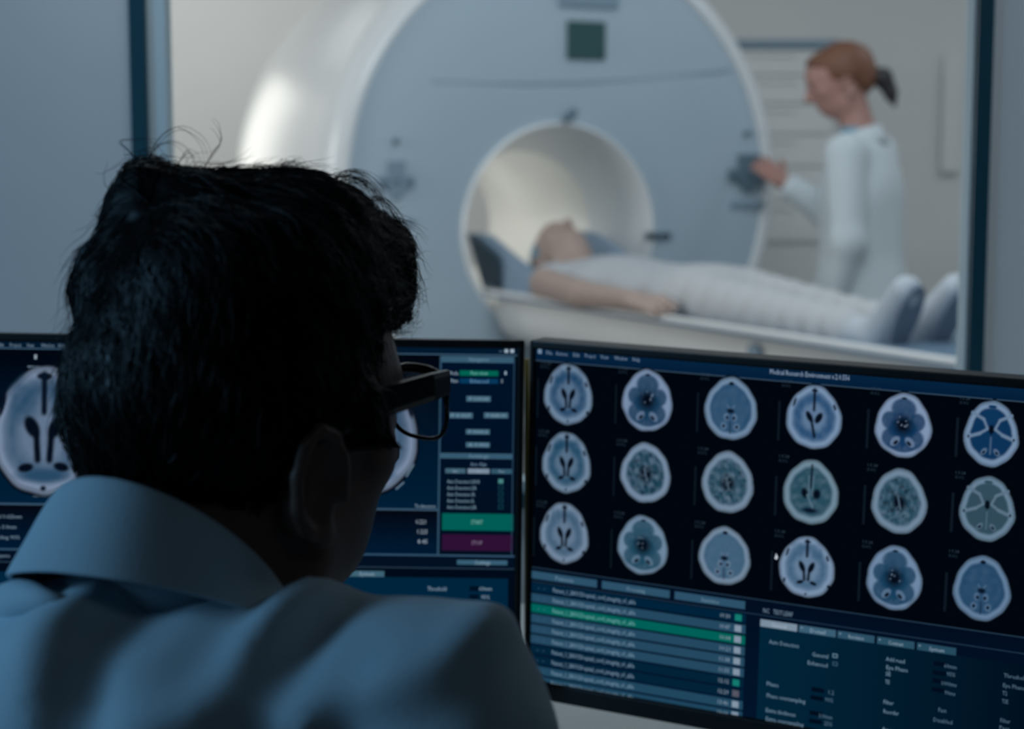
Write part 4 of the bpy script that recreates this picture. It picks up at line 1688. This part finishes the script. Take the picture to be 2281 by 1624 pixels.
def scan_image(mon, parent, cx, cy, hw, hh, kind, white, inner, seed, nx=60, ny=76, lay=3):
    u, v = mon.uv(cx, cy)
    hu = abs(mon.uv(cx + hw, cy)[0] - mon.uv(cx - hw, cy)[0]) / 2
    hv = abs(mon.uv(cx, cy + hh)[1] - mon.uv(cx, cy - hh)[1]) / 2
    U, Vv, img, rad = scan_pixels(kind, white, inner, seed, nx, ny)
    Uc = u + U * hu
    Vc = v + Vv * hv
    lo_u, hi_u = mon.bez[0] + .0003, mon.wd - mon.bez[2] - .0003
    lo_v, hi_v = mon.bez[1] + .0003, mon.ht - mon.bez[3] - .0003
    Vw = (mon.o + mon.h * Uc[..., None] + mon.v * Vc[..., None] + mon.n * (mon.z + lay * .00012)).reshape(-1, 3)
    idx = np.arange(nx * ny).reshape(nx, ny)
    q = np.stack([idx[:-1, 1:], idx[1:, 1:], idx[1:, :-1], idx[:-1, :-1]], -1).reshape(-1, 4)
    keep = (rad < 1.04).ravel()[q].any(1)
    keep &= ((Uc.ravel()[q] > lo_u) & (Uc.ravel()[q] < hi_u) & (Vc.ravel()[q] > lo_v) & (Vc.ravel()[q] < hi_v)).all(1)
    q = q[keep]
    used, inv = np.unique(q, return_inverse=True)
    return mesh_obj('scan_image', Vw[used], inv.reshape(-1, 4), M_screen, parent, colors=img.reshape(-1, 3)[used])


# ---- right screen
def full(mon, mb, c, lay=0):
    mon.quad(mb, 0, 0, mon.wd, mon.ht, c, lay)


mb = MB()
full(MR, mb, (1, 5, 13))
uL = MR.bez[0]
scr_R = MR.child(mb, 'screen')
mb = MB()
v0 = MR.uv(1190, 803)[1]
MR.quad(mb, 0, 0, MR.wd, v0, (4, 34, 62), 1, (3, 28, 54))
MR.quad(mb, 0, v0 - .0009, MR.wd, v0, (52, 74, 94), 2)
for s_, x, wpx in (('File', 1217, 13), ('Actions', 1239, 26), ('Edit', 1277, 14), ('Project', 1303, 24), ('View', 1338, 18), ('Window', 1369, 29), ('Help', 1409, 17)):
    MR.text(mb, s_, x, 784 + (x - 1203) * .077, 8.5, (112, 136, 160), px_w=wpx)
MR.rect(mb, 1199, 777, 1207, 788, (112, 136, 160), 4)
MR.text(mb, 'Medical Research Environment v.2.0.556', 1715, 827, 11, (140, 160, 184), px_w=178)
MR.child(mb, 'menu_bar', scr_R)
W0, W1 = (126, 146, 172), (134, 152, 176)
SC_ = [[(1266, 878, 52, 66, 'A', (112, 136, 162), (28, 72, 108)), (1442, 892, 54, 67, 'B', (122, 144, 174), (22, 62, 94)), (1628, 910, 57, 68, 'C', (112, 138, 166), (30, 74, 110)), (1813, 929, 60, 69, 'G', (120, 146, 176), (34, 78, 120)), (2012, 947, 61, 70, 'B', (128, 150, 180), (16, 58, 98)), (2208, 966, 59, 72, 'E', (116, 142, 172), (14, 56, 96))],
       [(1262, 1030, 52, 66, 'A', (112, 136, 160), (28, 76, 106)), (1438, 1053, 54, 65, 'D', (118, 140, 164), (34, 72, 92)), (1621, 1074, 56, 67, 'D', (116, 138, 160), (46, 82, 102)), (1806, 1096, 60, 70, 'F', (112, 138, 156), (44, 82, 100)), (2003, 1116, 60, 71, 'D', (112, 136, 158), (46, 82, 102)), (2199, 1133, 60, 71, 'E', (104, 130, 152), (54, 82, 98))],
       [(1257, 1187, 52, 66, 'A', (118, 140, 164), (66, 98, 126)), (1432, 1214, 54, 64, 'B', (112, 138, 162), (34, 78, 102)), (1614, 1238, 56, 63, 'C', (116, 138, 160), (58, 96, 126)), (1797, 1263, 60, 66, 'A', (124, 148, 176), (64, 100, 132)), (1992, 1287, 60, 70, 'B', (112, 138, 168), (24, 68, 100)), (2187, 1310, 62, 71, 'C', (100, 128, 158), (24, 68, 104))]]
seed = 100
for ri, row in enumerate(SC_):
    for ci, (cx, cy, hw_, hh_, kd, wt, inn) in enumerate(row):
        scan_image(MR, scr_R, cx, cy, hw_ * 1.02, hh_ * 1.02, kd, wt, inn, seed)
        seed += 1
        s_ = hw_ / 52
        mb = MB()
        MR.text(mb, '1.5.28', cx - 62 * s_, cy - 68 * s_ - 3, 6, (44, 60, 74), px_w=22)
        MR.text(mb, 'SE 4/12', cx - 62 * s_, cy - 59 * s_ - 3, 6, (36, 52, 66), px_w=20)
        MR.rect(mb, cx - 68 * s_, cy - 36, cx - 66.8 * s_, cy + 52, (14, 24, 34), 4)
        MR.child(mb, 'scan_caption', scr_R)
# pointer
mb = MB()
u, v = MR.uv(1729, 1240)
mb.add([MR.w(u, v - .0035, 7), MR.w(u - .0012, v + .002, 7), MR.w(u + .001, v + .0025, 7), MR.w(u + .002, v, 7)], [(0, 1, 2, 3)], s2l((190, 200, 210)))
MR.child(mb, 'mouse_pointer', scr_R)

# list panel
mb = MB()
uA, vA = MR.uv(1184, 1262)
uC = MR.uv(1680, 1450)[0]
MR.quad(mb, 0, vA, MR.wd, MR.ht, (2, 14, 32), 1, (2, 20, 42))
MR.quad(mb, 0, vA, MR.wd, vA + .0008, (40, 62, 82), 2)
vB = vA + .0285
hdr = [(1185, 1330), (1341, 1492), (1503, 1660)]
u_of = lambda x, y: MR.uv(x, y)[0]
ye = lambda x, y0, sl: y0 + (x - 1184) * sl
vt0, vt1 = MR.uv(1186, 1271)[1], MR.uv(1186, 1288)[1]
for (x0, x1), nm in zip(hdr, ('Patients', 'Processing', 'Statistics')):
    MR.quad(mb, u_of(x0, ye(x0, 1280, .147)), vt0, u_of(x1, ye(x1, 1280, .147)), vt1, (44, 80, 104), 3)
    xm = (x0 + x1) / 2
    MR.text(mb, nm, xm, ye(xm, 1280, .147) - 0.5, 8.5, (112, 140, 160), anchor='c', px_w=40)
vl = MR.uv(1186, 1294)[1]
MR.quad(mb, 0, vl, MR.wd, vl + .0007, (36, 58, 80), 2)
MR.child(mb, 'tab_bar', scr_R)
mb = MB()
xs0, xs1 = 1183, 1658
u0, u1 = u_of(xs0, 1400), u_of(xs1, ye(xs1, 1400, .165))
y_l = [1310, 1332, 1355, 1379, 1401, 1425, 1448, 1471, 1495, 1517]       # row centres at x = 1205
cols = [(0, 34, 58), (36, 72, 96), (0, 96, 88), (36, 72, 96), (36, 72, 96), (36, 72, 96), (2, 34, 56), (2, 34, 56), (32, 70, 94), (30, 68, 92)]
chk = ['g', 'w', 'w', 'w', 'w', 'w', 'g', 'm', 'w', 'w']
rows_v = [MR.uv(1205, y)[1] for y in y_l]
stepv = (rows_v[-1] - rows_v[0]) / 9
for i in range(10):
    vm = rows_v[0] + stepv * i
    MR.quad(mb, u0, vm - stepv * .41, u1, vm + stepv * .41, cols[i], 3)

    def at_uv(u, v):
        w_ = MR.w(u, v, 0) - CAM
        d = w_ @ C_F
        return W / 2 + F * (w_ @ C_R) / d, H / 2 - F * (w_ @ C_U) / d
    uw = u1 - u0
    tc = (122, 150, 172) if i != 2 else (110, 170, 170)
    xx, yy = at_uv(u0 + uw * .105, vm)
    MR.text(mb, 'Patient_1_28/01/20-spinal_cord_integrity_v1_able', xx, yy, 9.5, tc, px_w=184)
    xx, yy = at_uv(u0 + uw * .028, vm)
    MR.text(mb, '- -', xx, yy, 5, (80, 110, 132), px_w=18)
    xx, yy = at_uv(u0 + uw * .885, vm)
    MR.text(mb, '%02d:%02d' % (9 + i // 2, (i * 17 + 30) % 60), xx, yy, 9, (130, 150, 168), px_w=23)
    cc = {'g': (20, 120, 110), 'w': (128, 146, 164), 'm': (84, 84, 98)}[chk[i]]
    MR.quad(mb, u0 + uw * .952, vm - stepv * .30, u0 + uw * .982, vm + stepv * .30, cc, 5)
MR.child(mb, 'patient_list', scr_R)
# parameter panel
mb = MB()
uP, vP = MR.uv(1694, 1378)
tabs = [(1694, 1776, 'General', BTNL), (1780, 1862, 'Detail', BTN), (1866, 1948, 'Resolution', (44, 78, 100)), (1954, 2037, 'Contrast', (40, 76, 96)), (2043, 2130, 'System', (36, 72, 92))]
vq0, vq1 = MR.uv(1696, 1379)[1], MR.uv(1696, 1395)[1]
yt = lambda x, y0: y0 + (x - 1694) * .152
uE = uP + .30
MR.quad(mb, uP, vq1, uE, MR.ht, (2, 36, 56), 2, (1, 8, 22), True)
for x0, x1, nm, c in tabs:
    MR.quad(mb, u_of(x0, yt(x0, 1387)), vq0, u_of(x1, yt(x1, 1387)), vq1, c, 4)
    xm = (x0 + x1) / 2
    MR.text(mb, nm, xm, yt(xm, 1387), 8.5, (140, 160, 176) if c != BTNL else (164, 176, 190), anchor='c', px_w=34)
    MR.rect(mb, x0 + 4, yt(x0, 1383), x0 + 8, yt(x0, 1387), (110, 136, 152), 5)
MR.text(mb, 'NC   TEST.LEAF', 1700, 1359, 10, (112, 136, 158), px_w=66)
T2c = (112, 142, 164)
for s_, x, y, wpx in (('Auto Detection', 1714, 1424, 66), ('General', 1809, 1454, 36), ('Enhanced', 1799, 1472, 44), ('Phase', 1708, 1520, 26), ('Phase oversampling', 1708, 1542, 86),
                      ('Extra thickness', 1706, 1576, 66), ('Extra oversampling', 1706, 1594, 84), ('Add read', 1974, 1464, 42), ('Eye Phase', 1974, 1482, 48), ('SE', 1973, 1499, 11), ('TE', 1972, 1517, 10),
                      ('Filter', 1968, 1561, 22), ('Reorder', 1968, 1581, 34), ('Averages', 1965, 1620, 42)):
    MR.text(mb, s_, x, y + .07 * wpx, 9, T2c, px_w=wpx)
for s_, x, y, wpx in (('1.2', 1844, 1540, 12), ('90%', 1838, 1556, 18), ('3.00mm', 1824, 1591, 30), ('25%', 1836, 1609, 18), ('60mm', 2103, 1480, 28), ('95%', 2109, 1499, 19), ('1000ms', 2096, 1518, 33), ('90ms', 2104, 1540, 24), ('Fast', 2090, 1579, 18), ('Disabled', 2079, 1599, 42),
                      ('Threshold', 2236, 1500, 52), ('Eye Phase', 2234, 1522, 48), ('T2', 2233, 1542, 11), ('TSE', 2232, 1560, 14), ('Filter', 2228, 1602, 22), ('Pass', 2226, 1618, 22)):
    MR.text(mb, s_, x, y + .07 * wpx, 9, (84, 112, 134), px_w=wpx)
for x, y, c in ((1855, 1456, (96, 126, 146)), (1855, 1474, (52, 82, 102))):
    MR.rect(mb, x, y - 1, x + 11, y + 10, c, 5)
    MR.rect(mb, x + 2, y + 1.5, x + 9, y + 7.5, (2, 30, 50), 6)
for x, y in ((1808, 1530), (1806, 1548), (1804, 1582), (1803, 1600), (2080, 1472), (2078, 1492), (2077, 1510), (2076, 1530)):
    MR.rect(mb, x, y, x + 28, y + 14, (1, 12, 28), 4)
MR.child(mb, 'parameter_panel', scr_R)

# ---- left screen
mb = MB()
full(ML, mb, (1, 10, 24))
scr_L = ML.child(mb, 'screen')
yl = lambda x, y: y + (x - 1150) * .0142            # y given at x = 1150
mb = MB()
vm0 = ML.uv(1150, 793)[1]
ML.quad(mb, 0, 0, ML.wd, vm0, (2, 24, 44), 1)
ML.quad(mb, 0, vm0 - .001, ML.wd, vm0, LINE, 2)
for s_, x, wpx in (('Edit', -12, 20), ('Project', 22, 25), ('View', 60, 16), ('Window', 92, 30), ('Help', 130, 18)):
    ML.text(mb, s_, x, 768 + x * .0142, 8, (116, 140, 160), px_w=wpx)
ML.rect(mb, 1112, 782, 1119, 783.5, (90, 120, 140), 4)
ML.rect(mb, 1124, 778, 1132, 786, (150, 170, 186), 4)
ML.rect(mb, 1137, 778, 1145, 786, (160, 180, 196), 4)
ML.child(mb, 'menu_bar', scr_L)
# image area
mb = MB()
u_s, v_s = ML.uv(982, 793)
v_i = ML.uv(978, 1136)[1]
v_j = ML.uv(978, 1237)[1]
ML.quad(mb, 0, v_s, u_s, v_i, (1, 5, 14), 2, (0, 30, 54))
ML.quad(mb, 0, v_i, u_s, v_j, (3, 6, 14), 2, (0, 26, 50))
ML.quad(mb, u_s - .0009, v_s, u_s + .0009, v_j, (46, 76, 98), 4)
ML.quad(mb, 0, v_i - .0009, u_s, v_i + .0009, (56, 82, 104), 4)
ML.quad(mb, 0, v_j - .0009, ML.wd, v_j + .0009, (48, 78, 102), 4)
ML.text(mb, 'Tri-dimension', 924, 1127, 8, (130, 156, 176), px_w=46)
for s_, x, y in (('0.221', 926, 1162), ('1.225', 928, 1184), ('8.45', 930, 1206)):
    ML.text(mb, s_, x, y, 9, (150, 164, 180), px_w=22)
for s_, x, y, wpx in (('Pixel 0.625mm', -18, 1150, 66), ('Slice 3.0mm', -20, 1173, 56), ('Sampling 90%', -26, 1196, 70), ('Sequence', -10, 1237, 32)):
    ML.text(mb, s_, x, y, 8, (116, 140, 160), px_w=wpx)
for x in (98, 818):
    ML.rect(mb, x - 36, 815, x - 10, 819, (96, 116, 136), 3)
    ML.rect(mb, x - 24, 1104, x + 16, 1107, (96, 116, 136), 3)
ML.rect(mb, 77, 790, 82, 800, (150, 166, 180), 3)
for x0, y0, x1, y1 in ((905, 1062, 922, 1034), (882, 1090, 900, 1074)):
    a, b_ = ML.uv(x0, y0), ML.uv(x1, y1)
    d = np.array(b_) - np.array(a)
    nn = np.array([-d[1], d[0]]) / np.linalg.norm(d) * .0007
    mb.add([ML.w(*(np.array(a) - nn), 4), ML.w(*(np.array(b_) - nn), 4), ML.w(*(np.array(b_) + nn), 4), ML.w(*(np.array(a) + nn), 4)], [(0, 1, 2, 3)], s2l((96, 122, 142)))
ML.child(mb, 'image_panel', scr_L)
for cx in (98, 458, 818):
    scan_image(ML, scr_L, cx, 960, 110, 142, 'H', (124, 142, 168), (44, 80, 110), 300 + cx, 96, 120, lay=3)
# right column
mb = MB()
uR0, uR1 = ML.uv(984, 800)[0], ML.uv(1146, 800)[0]
vy = lambda y: ML.uv(1065, y)[1]
ML.quad(mb, uR0, v_s, uR1, v_j, (1, 18, 40), 2, (1, 14, 30))
for y0, y1, nm, yt_ in ((794, 808, 'Navigation', 801), (1010, 1022, 'Settings', 1016)):
    ML.quad(mb, uR0, vy(y0), uR1, vy(y1), (54, 88, 110), 3)
    ML.text(mb, nm, 1066, yt_, 8, (108, 138, 158), anchor='c', px_w=44)
ML.quad(mb, uR1 - .0008, v_s, uR1 + .0004, v_j, (36, 62, 84), 4)
ML.rect(mb, 1024, 825, 1110, 838, (0, 96, 80), 4)
ML.rect(mb, 1024, 843, 1110, 855, (6, 54, 90), 4)
for s_, x, y, wpx in (('Mode', 1000, 831, 20), ('Plan', 1002, 848, 17), ('1', 1116, 831, 4), ('5', 1116, 849, 4)):
    ML.text(mb, s_, x, y, 8, (150, 172, 190), px_w=wpx)
ML.text(mb, 'Fast view', 1067, 831, 8, (110, 172, 168), anchor='c', px_w=38)
ML.text(mb, 'Enhanced', 1067, 849, 8, (104, 148, 178), anchor='c', px_w=40)
for x0, y0, x1, y1, nm in ((1039, 882, 1093, 895, 'F 110.00'), (999, 919, 1053, 932, 'P 0.027'), (1078, 919, 1132, 932, 'F 0640.00'), (1038, 956, 1091, 968, 'F 0000.0'), (1038, 985, 1091, 997, 'A 0.001')):
    ML.rect(mb, x0, y0, x1, y1, (64, 98, 118), 4)
    ML.text(mb, nm, (x0 + x1) / 2, (y0 + y1) / 2, 7.5, (128, 154, 172), anchor='c', px_w=42)
ML.text(mb, 'Auto Align', 1066, 1034, 8, (104, 132, 156), anchor='c', px_w=36)
for x0, x1, c, nm in ((992, 1037, (62, 94, 112), 'NC'), (1042, 1090, (118, 138, 156), 'Tilt'), (1094, 1140, (48, 84, 104), 'Free')):
    ML.rect(mb, x0, 1044 + (x0 - 1066) * .012, x1, 1055 + (x1 - 1066) * .012, c, 4)
    ML.text(mb, nm, (x0 + x1) / 2, 1050, 6, (140, 160, 176), anchor='c', px_w=12)
for i, nm in enumerate(('Auto Detection LSN 8', 'Auto Detection LSR', 'Auto Detection SR', 'Auto Detection SL', 'Auto Detection LSR')):
    y = 1072 + i * 14.3
    ML.text(mb, nm, 996, y, 8, (120, 150, 168), px_w=(72, 65, 62, 61, 65)[i])
    ML.rect(mb, 1110, y - 5, 1121, y + 5, (70, 128, 130) if i == 0 else (22, 66, 82), 4)
    if i:
        ML.rect(mb, 1111.6, y - 3.4, 1119.4, y + 3.4, (1, 16, 34), 5)
ML.rect(mb, 985, 1143, 1143, 1183, (0, 92, 84), 4)
ML.rect(mb, 985, 1190, 1142, 1228, (46, 16, 52), 4)
ML.text(mb, 'START', 1062, 1163, 9, (120, 172, 168), anchor='c', px_w=26)
ML.text(mb, 'STOP', 1062, 1209, 9, (134, 116, 142), anchor='c', px_w=24)
ML.child(mb, 'control_column', scr_L)
# lower panel
mb = MB()
vk = ML.uv(1146, 1268)[1]
ML.quad(mb, 0, v_j + .001, ML.wd, vk, (2, 16, 34), 2)
ML.quad(mb, 0, vk - .0006, ML.wd, vk + .0004, (40, 60, 78), 3)
ML.rect(mb, 1018, 1247, 1130, 1259, (54, 92, 114), 4)
ML.text(mb, 'Settings', 1075, 1253, 9, (134, 158, 176), anchor='c', px_w=34)
ML.quad(mb, 0, ML.uv(1130, 1289)[1], ML.uv(1132, 1289)[0], ML.ht, (0, 36, 60), 3)
for x0, x1, nm in ((690, 772, 'Contrast'), (777, 856, 'System')):
    ML.rect(mb, x0, 1271, x1, 1285, (62, 98, 116), 5)
    ML.text(mb, nm, (x0 + x1) / 2, 1278, 8.5, (140, 162, 178), anchor='c', px_w=34)
ML.text(mb, 'Threshold', 952, 1311, 9, (134, 158, 180), px_w=42)
for y, nm, wpx in ((1311, '60mm', 28), (1330, '95%', 19), (1349, '1000ms', 32)):
    ML.rect(mb, 1046, y - 6, 1066, y + 6, (1, 16, 34), 5)
    ML.text(mb, nm, 1067 + (28 - wpx) * .5, y, 8.5, (134, 158, 176), px_w=wpx)
ML.child(mb, 'lower_panel', scr_L)

# cable hanging between the monitors
a = P(1174, 800, DM + .06)
cbl = MB().tube([a + UP * .0, a - UP * .05 + C_F * .01, np.array([a[0], a[1] + .02, DESK_Z + .05]), np.array([a[0] - .01, a[1] + .06, DESK_Z + .006]), np.array([a[0] - .08, a[1] + .2, DESK_Z + .004])], .0025, 8).build('cable', M_yellow, None, smooth=True)
tag(cbl, 'thin yellowish cable in the gap between the two monitors', 'cable')
